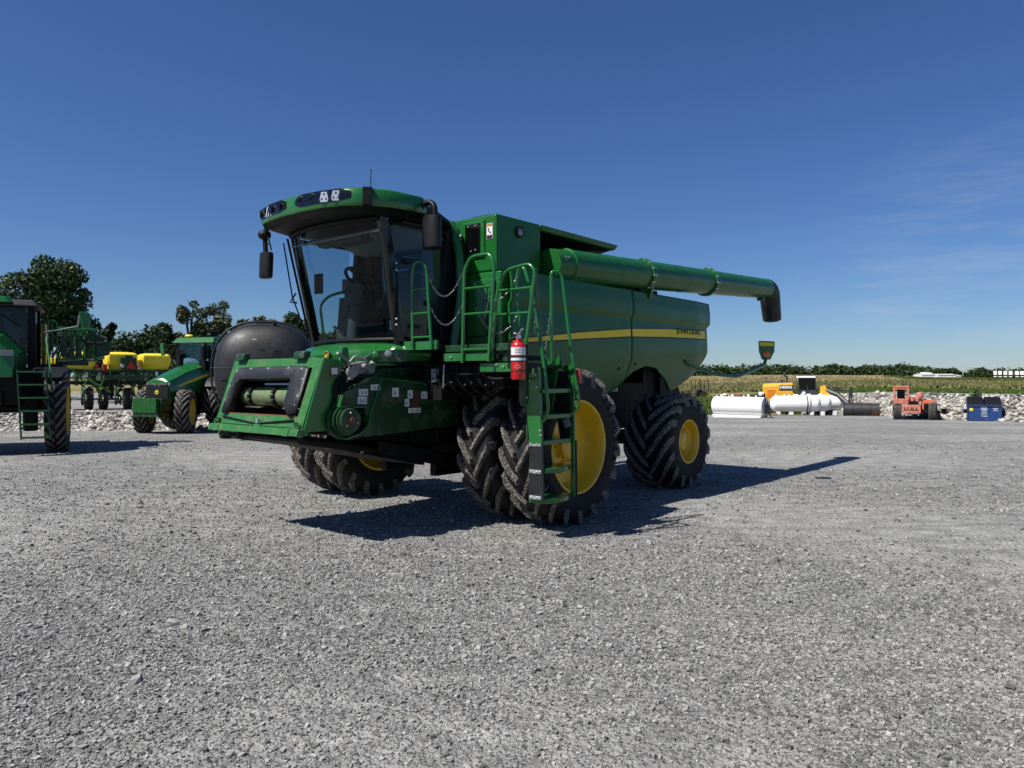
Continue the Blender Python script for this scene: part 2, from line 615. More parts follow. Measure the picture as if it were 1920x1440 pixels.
# ---- wheels
FS = dict(Rt=.985, w=.52, rr=.565, nl=18, lug_h=.058, lug_w=.030)
for nm, y, sd, sp in (('front_wheel', 2.13, 1, .05), ('front_wheel', 1.43, 1, .18), ('front_wheel', -2.25, -1, .1), ('front_wheel', -1.62, -1, .02)):
    wheel(nm, 'front', K, (0, y, .965), FS, sd, sp)
RS = dict(Rt=.79, w=.84, rr=.345, nl=15, dish=.16, lug_h=.055, lug_w=.042)
for y, sd in ((1.59, 1), (-1.59, -1)):
    wheel('rear_wheel', 'rear', K, (-3.74, y, .775), RS, sd, .07)
# sidewall lettering on the outer front tyre
lt = MB()
for word, a0 in (('GOODYEAR', 200), ('GOODYEAR', 20)):
    n = len(word)
    for i, ch in enumerate(word):
        a = R(a0 + (i - n / 2) * 8.5)
        rad = .80
        c = Vector((-math.cos(a) * rad, 2.13 + .268, .965 + math.sin(a) * rad))
        up = Vector((-math.cos(a), 0, math.sin(a)))
        rt = Vector((-math.sin(a), 0, -math.cos(a)))
        letters(lt, ch, c - rt * .03 - up * .045, rt, up, .06, .085, .010, bold=.02)
lt.obj('tyre_lettering', 'tyre', K)

# ---- side panels with wheel arch, crease and stripe
ZB = [(.5, 1.95), (-.3, 1.75), (-1.2, 1.50), (-1.9, 1.53), (-2.31, 1.70), (-2.63, 1.93), (-2.95, 2.03), (-3.35, 2.0), (-3.87, 1.76),
      (-4.08, 1.60), (-4.3, 1.66), (-4.88, 1.92), (-5.08, 2.10), (-5.2, 2.30)]
ZC = [(.5, 1.9), (-.6, 1.92), (-1.3, 2.0), (-2.43, 2.13), (-3.6, 2.21), (-5.2, 2.26)]


def panel_y(x, z):
    y = 1.615 + .045 * sstep(2.74, 2.83, z) - .02 * sstep(2.95, 3.2, z) + .018 * math.sin(math.pi * min(1, max(0, (z - 2.0) / .72)))
    zc = interp(ZC, x)
    if z < zc: y -= .34 * (zc - z)
    y -= .05 * sstep(-4.6, -5.25, x)
    return y


def panel(x0, x1, n, lo=ZB, dx=0.0):
    m = MB()

    def fn(u, v):
        x = x0 + (x1 - x0) * u
        zb = interp(lo, x)
        zc = max(zb + .01, interp(ZC, x))
        z = interp([(0, zb), (.25, zc), (.66, 2.74), (.74, 2.83), (1, 3.19)], v)
        xx = x + dx * math.sin(math.pi * min(1, max(0, (z - 2.45) / .3))) * .5
        if x1 < -5 and u > .9:
            xx -= .05 * sstep(2.74, 2.83, z) * (u - .9) * 10
        return (xx, panel_y(x, z), z)
    return m.grid(fn, n, 50)


pf = panel(.48, -2.425, 56).obj('side_panel', 'green_body', K, solid=.03, soff=1, smooth=14)
pr_ = panel(-2.455, -5.20, 60).obj('side_panel', 'green_body', K, solid=.03, soff=1, smooth=14)
for o in (pf, pr_):
    c = data_obj('side_panel', o.data, None, K)
    c.scale = (1, -1, 1)
    md = c.modifiers.new('solid', 'SOLIDIFY'); md.thickness = .03; md.offset = 1
m = MB()
m.tube([(-2.44, panel_y(-2.44, z) - .02, z) for z in (1.75, 2.0, 2.3, 2.6, 2.8, 3.0, 3.17)], .016, 6)
m.obj('panel_seam', 'black', K)

SU = [(.5, 2.285), (.15, 2.335), (-1.0, 2.46), (-2.4, 2.585), (-3.6, 2.645), (-5.12, 2.685)]
SL = [(.5, 2.275), (.15, 2.285), (-1.0, 2.375), (-2.4, 2.472), (-3.6, 2.515), (-5.12, 2.545)]


def strip(up, dn, x0, x1, off, n=40, e=0.0):
    m = MB()
    return m.grid(lambda u, v: (x0 + (x1 - x0) * u,
                                panel_y(x0 + (x1 - x0) * u, interp(dn, x0 + (x1 - x0) * u) * (1 - v) + interp(up, x0 + (x1 - x0) * u) * v) + off,
                                (interp(dn, x0 + (x1 - x0) * u) - e) * (1 - v) + (interp(up, x0 + (x1 - x0) * u) + e) * v), n, 4)


for a0, a1 in ((.45, -2.415), (-2.465, -5.10)):
    for sg in (1, -1):
        o1 = strip(SU, SL, a0, a1, .033).obj('stripe', 'yellow_decal', K)
        o2 = strip([(x, z + .016) for x, z in SU], [(x, z - .022) for x, z in SL], a0, a1, .0315).obj('stripe_border', 'ink', K)
        o1.scale = o2.scale = (1, sg, 1)
m = MB()
letters(m, 'JOHN DEERE', (-3.92, panel_y(-4.3, 2.6) + .037, 2.562), (-1, .0, .010), (0, 0, 1), .90, .118, .004, bold=.0)
m.obj('side_lettering', 'ink', K)
m = MB()
letters(m, 'S770', (.40, 1.652, 2.455), (-1, 0, .04), (0, 0, 1), .36, .095, .003, bold=.015)
letters(m, 'HILLMASTER', (.33, 1.654, 2.395), (-1, 0, .04), (0, 0, 1), .18, .030, .002)
m.obj('model_lettering', 'yellow_decal', K)
m = MB()
for x, z in ((-2.15, 1.98), (-2.62, 2.06)):
    m.lathe([(-.01, .035), (.006, .035), (.006, .001)], (x, panel_y(x, z) + .03, z), (0, 1, 0), 16)
m.obj('panel_lock', 'black', K)
# rear wall, chopper and tail
m = MB()
m.hexa([(-5.0, -1.3, 1.95), (-5.0, 1.3, 1.95), (-4.9, 1.3, 1.95), (-4.9, -1.3, 1.95), (-5.15, -1.5, 3.1), (-5.15, 1.5, 3.1), (-4.9, 1.5, 3.1), (-4.9, -1.5, 3.1)])
m.obj('rear_wall', 'green_body', K, .02)
m = MB()
m.hexa([(-5.9, -.8, 1.25), (-4.9, -.8, 1.1), (-4.9, .8, 1.1), (-5.9, .8, 1.25), (-5.6, -.8, 1.75), (-4.9, -.8, 2.1), (-4.9, .8, 2.1), (-5.6, .8, 1.75)])
m.obj('straw_chopper', 'mech', K, .02)
m = MB()
m.hexa([(-5.0, -1.46, 3.10), (.3, -1.46, 3.10), (.3, 1.56, 3.10), (-5.0, 1.56, 3.10), (-5.0, -1.46, 3.15), (.3, -1.46, 3.15), (.3, 1.56, 3.15), (-5.0, 1.56, 3.15)])
m.obj('engine_deck', 'mech', K)
m = MB()
m.box(-3.9, -2.5, -.9, .55, 3.15, 3.42)
m.box(-3.2, -2.6, .6, 1.25, 3.15, 3.36)
m.box(-4.1, -3.95, .4, 1.2, 3.15, 3.36)
m.cyl((-3.0, -.9, 3.3), (-3.0, -1.0, 3.3), .13, n=18)
for i in range(6): m.tube([(-2.6 - .22 * i, 1.0, 3.16), (-2.65 - .22 * i, 1.1, 3.26), (-2.75 - .22 * i, 1.2, 3.16)], .018, 6)
m.obj('engine_cover', 'black_plastic', K, .02)

# ---- grain tank
m = MB()
m.box(-.36, .56, -1.28, 1.50, 3.17, 3.90)
m.box(-2.4, -.36, -1.28, .98, 3.17, 3.80)
m.obj('grain_tank', 'green_body', K, .035)
m = MB()
m.hexa([(-2.24, .72, 3.805), (-.365, .95, 3.805), (-.365, 1.49, 3.815), (-2.27, 1.46, 3.80),
        (-2.32, .70, 3.89), (-.36, .95, 3.90), (-.36, 1.50, 3.90), (-2.33, 1.50, 3.885)])
m.obj('tank_overhang', 'green_body', K, .02)
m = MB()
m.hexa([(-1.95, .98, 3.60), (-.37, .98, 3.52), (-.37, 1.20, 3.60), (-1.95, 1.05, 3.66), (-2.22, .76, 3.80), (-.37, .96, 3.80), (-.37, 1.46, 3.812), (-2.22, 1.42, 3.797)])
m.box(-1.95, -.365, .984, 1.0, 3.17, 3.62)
m.obj('overhang_shade', 'black', K, .01)  # black wedge and wall sheet stand in for the shade under the green overhang
m = MB()
m.hexa([(-2.1, -1.1, 3.89), (.4, -1.1, 3.89), (.4, 1.1, 3.89), (-2.1, 1.1, 3.89), (-1.9, -.7, 3.97), (.1, -.7, 3.97), (.1, .8, 3.97), (-1.9, .8, 3.97)])
m.box(.15, .35, .85, 1.2, 3.93, 3.965)
m.obj('tank_cover', 'black_plastic', K, .02)
m = MB()
m.box(.40, .57, .70, 1.58, 2.12, 3.17)
m.box(.57, .62, .98, 1.50, 2.2, 3.08)
m.obj('front_panel', 'green', K, .03)
m = MB()
m.tube([(.625, 1.05, 2.35), (.625, 1.05, 3.0), (.625, 1.40, 3.0), (.625, 1.40, 2.35), (.625, 1.05, 2.35)], .006, 6, .05)
m.obj('panel_groove', 'black', K)
m = MB()
m.box(.56, .585, .93, 1.31, 3.36, 3.84)
m.obj('window_surround', 'green', K, .02)
m = MB()
m.box(.585, .60, .99, 1.25, 3.42, 3.80)
m.obj('tank_window', 'black_gloss', K, .012)
m = MB()
m.bolts([(.60, 1.05, 3.77), (.60, 1.18, 3.77), (.60, 1.1, 3.45), (.60, 1.18, 3.46)], .012, (1, 0, 0))
m.obj('window_bolt', 'zinc', K)
m = MB()
m.box(.562, .566, .80, .89, 3.49, 3.70); m.box(.562, .566, 1.34, 1.44, 3.58, 3.78)
m.obj('warning_label', 'label', K)
m = MB()
m.box(.567, .569, .80, .89, 3.49, 3.55); m.box(.567, .569, 1.345, 1.435, 3.585, 3.625)
m.tube([(.568, 1.37, 3.72), (.568, 1.38, 3.68), (.568, 1.41, 3.66)], .008, 5)
m.obj('label_print', 'ink', K)
m = MB()
m.box(.567, .569, 1.345, 1.435, 3.745, 3.775); m.box(.567, .569, 1.345, 1.435, 3.626, 3.634)
m.obj('label_band', 'label_orange', K)
m = MB()
m.lathe([(-.005, .075), (.03, .075), (.035, .062), (.02, .055)], (.12, 1.50, 3.72), (0, 1, 0), 20)
o = m.obj('marker_light_bezel', 'black', K)
m = MB()
m.sphere((.12, 1.525, 3.72), .055, (1, .35, 1), 16, 8)
m.obj('marker_light', 'lamp_glass', K)
# dark gap between cab and tank, corner pillars, ladder on the tank front
m = MB()
m.tube([(.85, 1.02, 2.2), (.72, 1.05, 2.9), (.72, 1.0, 3.5), (.72, .85, 3.82)], .06, 10, .2)
m.obj('body_pillar', 'green', K)
m = MB()
m.box(.30, .40, -1.2, .95, 2.0, 3.1)
m.obj('bulkhead', 'mech', K)

# ---- unloading auger
AX0, AX1 = Vector((-.80, 1.56, 3.385)), Vector((-7.85, 1.66, 3.715))
aug = MB()
d = (AX1 - AX0).normalized()
aug.lathe([(-.02, .22), (.0, .242), (.07, .242), (.075, .232), (.10, .232), (2.0, .230), (2.05, .230), (4.3, .222), (7.10, .206)], AX0, d, 40)
aug.cyl(AX0 + d * .02 , AX0 - d * .35, .225, .21, 28)
AU = aug.obj('unloading_auger', 'green_body', K)
for dist, rr_ in ((1.2, .2315), (3.3, .2265), (5.8, .2135)):
    MB().lathe([(-.012, rr_ - .004), (-.006, rr_ + .003), (.006, rr_ + .003), (.012, rr_ - .004)], AX0 + d * dist, d, 36).obj('weld_seam', 'green_body', AU)
for dist in (2.07, 4.33):
    c = AX0 + d * dist
    m = MB()
    m.lathe([(-.045, .20), (-.045, .258), (-.012, .262), (-.010, .248), (.010, .248), (.012, .262), (.045, .258), (.045, .20)], c, d, 36)
    u = d.orthogonal().normalized(); w_ = d.cross(u)
    fl = m.obj('flange_ring', 'green', AU)
    q = MB()
    for k in range(14):
        a = 2 * math.pi * k / 14
        p = c + (u * math.cos(a) + w_ * math.sin(a)) * .251
        q.cyl(p - d * .05, p + d * .05, .013, n=6)
    q.obj('flange_bolt', 'zinc', AU)
m = MB()
rings = []
for t, rr, s1 in ((0, .212, 1), (.15, .218, 1), (.3, .22, 1), (.45, .22, 1), (.6, .218, 1), (.8, .212, 1), (1.0, .205, 1), (1.25, .19, 1), (1.26, .17, 1), (1.27, .11, 1), (1.275, .02, 1)):
    a = min(t, 1) * R(80)
    c = AX1 + Vector((-.26 * math.sin(a), 0, -.26 * (1 - math.cos(a)) - .02)) + (Vector((-.06, 0, -.34)) if t > 1 else Vector((0, 0, 0)))
    c = AX1 + Vector((-.28 * math.sin(a), 0, -.28 * (1 - math.cos(a))))
    if t > 1: c += Vector((-.11, 0, -.40 - (t - 1.25) * 2.2))
    if t >= 1: a = R(82)
    nx, nz_ = math.sin(a), math.cos(a)          # in-plane normal
    rings.append([c + Vector((nx * math.cos(k * math.pi / 12) * rr * (-1), math.sin(k * math.pi / 12) * rr, nz_ * math.cos(k * math.pi / 12) * rr)) for k in range(24)])
m.loft(rings)
m.obj('auger_spout', 'rubber_sheet', AU)
m = MB()
m.cyl(AX1 - d * .10, AX1 + d * .02, .205, n=32)
m.box(AX1.x + .18, AX1.x + .30, 1.60, 1.72, AX1.z - .27, AX1.z - .2)
m.tube([(AX1.x + .22, 1.7, AX1.z - .25), (AX1.x + .20, 1.72, AX1.z - .32), (AX1.x - .02, 1.70, AX1.z - .36)], .010, 6, .05)
m.obj('spout_collar', 'green_dark', AU)
m = MB()
m.box(-3.0, -2.92, 1.42, 1.62, 3.15, 3.27)
m.hexa([(-2.99, 1.40, 3.1), (-2.93, 1.40, 3.1), (-2.93, 1.7, 3.1), (-2.99, 1.7, 3.1), (-2.99, 1.36, 3.32), (-2.93, 1.36, 3.32), (-2.93, 1.76, 3.32), (-2.99, 1.76, 3.32)])
m.obj('auger_rest', 'green', K, .005)
m = MB()
for i in range(9):
    x = -2.3 - i * .38
    m.tube([(x, 1.42, 3.46 + .046 * (-x - .8)), (x - .18, 1.40, 3.60 + .046 * (-x - .8)), (x - .38, 1.42, 3.46 + .046 * (-x - .38))], .016, 6)
m.obj('auger_hose', 'black', K)
m = MB()
for i in range(3):
    for j in range(2): m.box(-.66 + .06 * j, -.625 + .06 * j, 1.755, 1.768, 3.36 + i * .045, 3.385 + i * .045)
m.obj('auger_plate', 'cast', K)

# ---- cab
m = MB()
m.hexa([(.65, -.92, 2.10), (1.62, -.88, 2.10), (1.62, .88, 2.10), (.65, .92, 2.10), (.65, -.92, 2.24), (1.62, -.88, 2.26), (1.62, .88, 2.26), (.65, .92, 2.24)])
CAB = m.obj('cab', 'black', K, .01)


def ws(u, v, off=0.0):
    """Windscreen surface: u across (-1..1), v up (0..1)."""
    y = u * (.83 + .06 * v)
    x = 1.60 + .33 * v + .17 * (1 - u * u) + .03 * math.sin(math.pi * v)
    return (x + off, y, 2.29 + 1.40 * v)


m = MB()
m.grid(lambda a, c: ws(2 * a - 1, c), 20, 10)
m.obj('windscreen', 'cab_glass', CAB)
for s in (-1, 1):
    m = MB()
    m.grid(lambda a, c: (.98 + (ws(1, c)[0] - .04 - .98) * a, s * (.90 + .03 * math.sin(math.pi * c)), 2.29 + 1.38 * c), 6, 8)
    m.obj('door_glass', 'cab_glass', CAB)
    m = MB()
    p0, p1 = Vector(ws(s, 0)), Vector(ws(s, 1))
    m.hexa([p0 + Vector(q) for q in ((-.10, -.02 * s, -.1), (.03, -.04 * s, -.1), (.03, .03 * s, -.1), (-.10, .05 * s, -.1))] +
           [p1 + Vector(q) for q in ((-.10, -.02 * s, .06), (.03, -.05 * s, .06), (.03, .03 * s, .06), (-.10, .05 * s, .06))])
    m.obj('pillar', 'black_gloss', CAB, .01)
    m = MB()
    m.hexa([(.72, s * .84, 2.2), (1.0, s * .84, 2.2), (1.0, s * .94, 2.2), (.72, s * .94, 2.2),
            (.72, s * .84, 3.72), (.88, s * .84, 3.72), (.88, s * .94, 3.72), (.72, s * .94, 3.72)])
    m.obj('rear_pillar', 'black', CAB, .02)
    m = MB()
    m.tube([(1.0, s * .94, 2.30), (ws(1, 0)[0] - .08, s * .93, 2.30)], .022, 8)
    m.tube([(.92, s * .95, 3.66), (ws(1, 1)[0] - .1, s * .94, 3.66)], .022, 8)
    m.obj('door_frame', 'black', CAB)
m = MB()
m.box(1.50, 1.60, .93, .985, 3.20, 3.26); m.box(1.38, 1.46, .93, .985, 2.42, 2.47)
m.box(1.15, 1.24, .93, .975, 2.72, 2.78)
m.obj('door_handle', 'black_plastic', CAB, .01)
m = MB()
m.bolts([(1.735, .955, z) for z in (3.18, 3.1, 2.52, 2.45)], .014, (.4, .9, 0))
m.obj('hinge_bolt', 'zinc', CAB)
m = MB()
m.tube([ws(u, 0, .02) for u in (-1, -.6, -.2, .2, .6, 1)], .028, 8)
m.tube([ws(u, 1, .02) for u in (-1, -.6, -.2, .2, .6, 1)], .03, 8)
m.obj('windscreen_seal', 'black', CAB)
# wiper parked along the far pillar, with grab rail in front
m = MB()
m.tube([(1.70, -.83, 2.35), (1.83, -.87, 2.95), (1.98, -.92, 3.66)], .016, 6, .1)
m.tube([(1.72, -.85, 2.35), (1.90, -.93, 2.9), (2.02, -.95, 3.6)], .010, 6)
m.tube([(1.86, -.91, 2.95), (1.93, -.93, 2.83), (1.86, -.88, 2.82)], .012, 6)
m.obj('wiper', 'black', CAB)
# back wall of the cab with its window
m = MB()
m.box(.62, .72, -.92, .92, 2.2, 2.80)
m.box(.62, .72, -.92, -.78, 2.80, 3.75)
m.box(.62, .72, .30, .92, 2.80, 3.75)
m.box(.62, .72, -.78, .30, 3.58, 3.75)
m.obj('cab_back', 'trim', CAB)
m = MB()
m.box(.66, .675, -.78, .30, 2.80, 3.58)
m.obj('rear_window', 'cab_glass', CAB)
m = MB()
m.grid(lambda a, c: (.75 + 1.2 * a, (c * 2 - 1) * .88, 3.60 + .10 * math.sin(math.pi * a) - .04 * math.cos(6 * a)), 12, 6)
m.obj('headliner', 'headliner', CAB, solid=.03)
m = MB()
m.box(1.70, 1.86, -.45, .45, 3.50, 3.60)
m.tube([(1.55, -.3, 3.56), (1.62, .0, 3.52), (1.55, .3, 3.56)], .03, 8)
m.obj('roof_console', 'trim', CAB, .03)
m = MB()
m.hexa([(.92, -.27, 2.58), (1.42, -.27, 2.60), (1.42, .27, 2.60), (.92, .27, 2.58), (.92, -.26, 2.72), (1.42, -.25, 2.74), (1.42, .25, 2.74), (.92, .26, 2.72)])
m.hexa([(.80, -.27, 2.70), (.98, -.27, 2.70), (.98, .27, 2.70), (.80, .27, 2.70), (.74, -.22, 3.28), (.86, -.22, 3.28), (.86, .22, 3.28), (.74, .22, 3.28)])
m.hexa([(.76, -.14, 3.30), (.86, -.14, 3.30), (.86, .14, 3.30), (.76, .14, 3.30), (.75, -.12, 3.46), (.84, -.12, 3.46), (.84, .12, 3.46), (.75, .12, 3.46)])
m.box(.95, 1.35, -.24, .24, 2.26, 2.56)
m.obj('operator_seat', 'seat', CAB, .05)
m = MB()
m.hexa([(.95, -.62, 2.26), (1.45, -.60, 2.26), (1.45, -.36, 2.26), (.95, -.36, 2.26), (.95, -.56, 2.86), (1.42, -.56, 2.90), (1.42, -.36, 2.90), (.95, -.36, 2.86)])
m.box(1.30, 1.36, -.58, -.34, 2.96, 3.16)
m.tube([(1.35, -.42, 2.9), (1.38, -.42, 3.04)], .03, 8)
m.obj('armrest_console', 'trim', CAB, .03)
m = MB()
m.tube([(1.62, .0, 2.26), (1.60, .0, 2.55), (1.58, .0, 2.80), (1.52, .0, 3.02)], .10, 14, r2=.055)
m.cyl((1.60, 0, 2.74), (1.58, 0, 2.88), .115, .10, 14)
m.obj('steering_column', 'trim', CAB)
m = MB()
c0, nn = Vector((1.50, 0, 3.10)), Vector((-.55, 0, .83)).normalized()
u_ = Vector((0, 1, 0)); w_ = nn.cross(u_)
m.tube([c0 + (u_ * math.cos(2 * math.pi * k / 28) + w_ * math.sin(2 * math.pi * k / 28)) * .215 for k in range(29)], .022, 8)
m.cyl(c0 - nn * .05, c0 + nn * .02, .06, n=12)
for a in (20, 160, 270):
    m.cyl(c0, c0 + (u_ * math.cos(R(a)) + w_ * math.sin(R(a))) * .21, .024, n=8)
m.obj('steering_wheel', 'black_plastic', CAB)
m = MB()
m.box(1.15, 1.2, .70, .86, 2.26, 2.60)
m.box(1.02, 1.45, .42, .80, 2.26, 2.62)
m.obj('buddy_seat', 'seat', CAB, .04)
m = MB()
m.box(1.46, 1.465, .52, .60, 2.42, 2.54)
m.obj('paper_note', 'label', CAB)
m = MB()
m.tube([(1.55, -.70, 2.26), (1.60, -.74, 2.80), (1.55, -.62, 2.92), (1.35, -.45, 3.0)], .018, 8, .08)
m.obj('grab_rail', 'green', CAB)
m = MB()
m.box(1.60, 1.64, -.82, -.66, 2.95, 3.22)
m.obj('monitor', 'black_gloss', CAB, .01)

# cab roof: lofted outline (half plan mirrored)
HALF = [(2.52, 0), (2.535, .18), (2.50, .50), (2.42, .80), (2.24, 1.04), (1.95, 1.17), (1.55, 1.20), (1.2, 1.12), (.85, 1.0), (.62, .8), (.58, 0)]
PLAN = HALF + [(x, -y) for x, y in reversed(HALF[1:-1])]


def plan(z, k=1.0, cx=1.5, dz=0.0, drop=0.0):
    return [(cx + (x - cx) * k, y * k, z + dz * sstep(1.1, 2.4, x) - drop * sstep(1.2, .7, x)) for x, y in PLAN]


m = MB()
m.loft([plan(3.71, .86), plan(3.745, .93, drop=.02), plan(3.78, .985, drop=.02), plan(3.80, .99, drop=.02), plan(3.80, .90, drop=.02)], caps=False)
m.add(plan(3.71, .86), [tuple(range(len(PLAN)))])
m.obj('roof_underside', 'black', CAB)
m = MB()
fr = [i for i in range(len(PLAN)) if PLAN[i][0] > 1.15]
m.loft([plan(3.785, .975, dz=-.02), plan(3.775, 1.0, dz=-.015), plan(3.80, 1.012, dz=-.01), plan(3.86, 1.008), plan(3.94, 1.0), plan(3.962, .988), plan(3.972, .96), plan(3.985, .80), plan(3.992, .5), plan(3.995, .05)],
       caps=True)
ROOF = m.obj('roof', 'green', CAB, smooth=50)
for v in ROOF.data.vertices:                       # the cap stops at the door pillar
    if v.co.x < 1.40:
        k_ = (1.40 - v.co.x) / .85
        v.co.x = 1.40 - .10 * k_
        v.co.z -= .05 * k_
m = MB()
m.loft([[(x if x < 1.45 else 1.45, y * .97, z) for x, y, z in plan(zz, kk, drop=.07)] for zz, kk in ((3.80, .90), (3.80, 1.0), (3.87, 1.0), (3.93, .93), (3.96, .80), (3.965, .3))])
m.obj('roof_rear', 'black', CAB, smooth=50)
m = MB()
for s in (-1, 1):
    pod = []
    n = 8
    for k in range(n + 1):
        yy = .10 + (.90 - .10) * k / n
        xx = interp([(y, x) for x, y in HALF if x > 1.2], yy)
        h = .066 if 0 < k < n else .03
        pod.append([(xx - .10, s * yy, 3.885 - h), (xx + .020, s * yy, 3.875 - h), (xx + .022, s * yy, 3.885), (xx + .005, s * yy, 3.89 + h), (xx - .10, s * yy, 3.89 + h)])
    m.loft(pod)
m.obj('light_pod', 'black_gloss', ROOF)
for s in (-1, 1):
    for yy in ((.22, .42) if s > 0 else (.22, .42, .62, .80)):
        xx = interp([(y, x) for x, y in HALF if x > 1.2], yy) + .022
        ax = Vector((1, s * (.25 + yy * .5), -.05)).normalized()
        m = MB()
        m.lathe([(-.02, .050), (.008, .050), (.012, .044), (.002, .042)], (xx, s * yy, 3.885), ax, 20)
        lo = m.obj('work_light', 'black', ROOF)
        m = MB()
        m.lathe([(.002, .043), (-.012, .022), (-.004, .012), (-.002, .001)], (xx, s * yy, 3.885), ax, 16)
        m.obj('lens', 'lens_dark', ROOF)
for yy in (.60, .76):
    xx = interp([(y, x) for x, y in HALF if x > 1.2], yy) + .025
    m = MB()
    rz_ = -25 if yy < .7 else -35
    M_ = Matrix.Translation((xx, yy, 3.875)) @ Matrix.Rotation(R(-rz_), 4, 'Z')
    poly = [(-.035, .055), (.035, .055), (.055, -.03), (.04, -.06), (-.04, -.06), (-.055, -.03)]
    m.loft([[M_ @ Vector((x_, p, q)) for p, q in poly] for x_ in (0, .008)])
    m.obj('lamp_bracket', 'zinc', ROOF)
    m = MB()
    for p, q in ((0, .03), (-.028, -.025), (.028, -.025)):
        m.lathe([(0, .012), (.002, .012), (.002, .001)], M_ @ Vector((.0085, p, q)), M_.to_3x3() @ Vector((1, 0, 0)), 10)
    m.obj('bracket_hole', 'ink', ROOF)
m = MB()
q0 = [(2.26, 1.03), (2.20, 1.075)]
m.hexa([(2.24, .98, 3.76), (2.305, 1.04, 3.76), (2.225, 1.105, 3.76), (2.16, 1.04, 3.76), (2.22, .96, 3.968), (2.295, 1.03, 3.962), (2.215, 1.095, 3.962), (2.14, 1.02, 3.968)])
m.obj('roof_strap', 'black', ROOF)
m = MB()
for y0 in (-.55, -.50, -.44):
    m.tube([(2.525, y0, 3.80), (2.50, y0, 3.93), (2.44, y0, 3.97)], .006, 5)
m.obj('roof_trim_line', 'white', ROOF)
m = MB()
m.tube([(1.95, .75, 3.99), (1.95, .752, 4.28)], .006, 6)
m.sphere((1.95, .75, 3.995), .07, (1, 1, .4), 12, 6)
m.obj('antenna', 'black', ROOF)
m = MB()
m.lathe([(0, .03), (.03, .03), (.035, .055), (.075, .062), (.095, .05), (.10, .001)], (1.45, .72, 4.00), (0, 0, 1), 16)
m.obj('beacon', 'black_gloss', ROOF)
# mirrors
m = MB()
m.tube([(1.52, 1.12, 3.86), (1.50, 1.28, 3.90), (1.50, 1.36, 3.84), (1.50, 1.37, 3.72)], .035, 10, .05)
m.sphere((1.55, 1.16, 3.85), .06)
m.obj('mirror_arm', 'black', CAB)
m = MB()
rings = []
for z, k in ((3.33, .80), (3.345, .97), (3.40, 1), (3.66, 1), (3.705, .97), (3.715, .8)):
    rings.append([(1.52 + (.02 + .085 * math.cos(a)) * k, 1.36 + .135 * math.sin(a) * k, z) for a in [2 * math.pi * j / 20 for j in range(20)]])
m.loft(rings)
m.obj('mirror', 'black_plastic', CAB)
m = MB()
m.tube([(2.18, -1.10, 3.78), (2.20, -1.10, 3.62), (2.20, -1.08, 3.46)], .032, 10, .05)
m.sphere((2.2, -1.11, 3.70), .085, (1, 1, .8))
m.tube([(2.2, -1.02, 3.66), (2.22, -.92, 3.48)], .012, 6)
m.tube([(2.2, -1.06, 3.57), (2.21, -.98, 3.57)], .012, 6)
m.obj('mirror_arm', 'black', CAB)
m = MB()
rings = []
for z, k in ((3.13, .8), (3.145, .97), (3.2, 1.0), (3.40, 1), (3.455, .95), (3.465, .75)):
    rings.append([(2.20 + .075 * math.cos(a) * k, -1.06 - .02 * (3.46 - z) / .3 + .115 * math.sin(a) * k, z) for a in [2 * math.pi * j / 20 for j in range(20)]])
m.loft(rings)
m.obj('mirror', 'black_plastic', CAB)

# ---- nose under the windscreen
NH = [(2.12, 0), (2.09, .28), (2.00, .56), (1.84, .78), (1.70, .92), (1.50, .98)]
NP = NH + [(1.2, .98), (1.2, -.98)] + [(x, -y) for x, y in reversed(NH[1:])]


def nose(z, k, top=0):
    return [(1.2 + (x - 1.2) * k, y * (k * .5 + .5), z + top * sstep(.75, .98, abs(y))) for x, y in NP]


m = MB()
m.loft([nose(1.97, .95, .06), nose(2.0, 1.0, .06), nose(2.10, 1.02, .02), nose(2.15, 1.0, .01), nose(2.20, .92), nose(2.245, .74), nose(2.265, .52), nose(2.27, .1)])
NOSE = m.obj('front_shroud', 'green', K, smooth=28)
m = MB()
m.loft([[(1.60, .97, 2.02), (1.86, .80, 2.02), (1.95, .62, 2.06), (1.88, .74, 2.13), (1.70, .93, 2.16), (1.58, .985, 2.15)],
        [(1.60, .99, 2.015), (1.885, .82, 2.015), (1.985, .63, 2.05), (1.905, .76, 2.135), (1.72, .95, 2.165), (1.58, 1.0, 2.16)]])
m.obj('headlight_recess', 'green_dark', NOSE, .006)
for p, mt_, r_ in (((1.80, .885, 2.105), 'lamp_glass', .040), ((1.90, .78, 2.085), 'green', .04)):
    m = MB()
    m.lathe([(-.02, r_ * 1.15), (.010, r_ * 1.1), (.014, r_ * .95), (.016, .001)], p, (.75, .66, 0), 18)
    m.obj('headlight', mt_, NOSE)
m = MB()
m.lathe([(0, .055), (.012, .055), (.014, .045), (.014, .001)], (2.135, .16, 2.10), (1, .1, .05), 8)
m.obj('emblem_plate', 'ink', NOSE)
m = MB()      # the leaping animal of the emblem, as a raised yellow silhouette
poly = [(-.034, -.022), (-.020, -.012), (-.024, -.030), (-.016, -.030), (-.008, -.008), (.008, -.006), (.018, -.024), (.026, -.022), (.018, -.004),
        (.020, .010), (.030, .020), (.022, .024), (.016, .034), (.010, .030), (.012, .018), (-.004, .010), (-.024, .006)]
m.loft([[(2.151, .16 + p * .8, 2.09 + q * .8) for p, q in poly], [(2.155, .16 + p * .8, 2.09 + q * .8) for p, q in poly]])
m.tube([(2.152, .16 + .046 * math.cos(a), 2.10 + .046 * math.sin(a)) for a in [2 * math.pi * j / 16 for j in range(17)]], .002, 5)
m.obj('emblem', 'yellow_decal', NOSE)

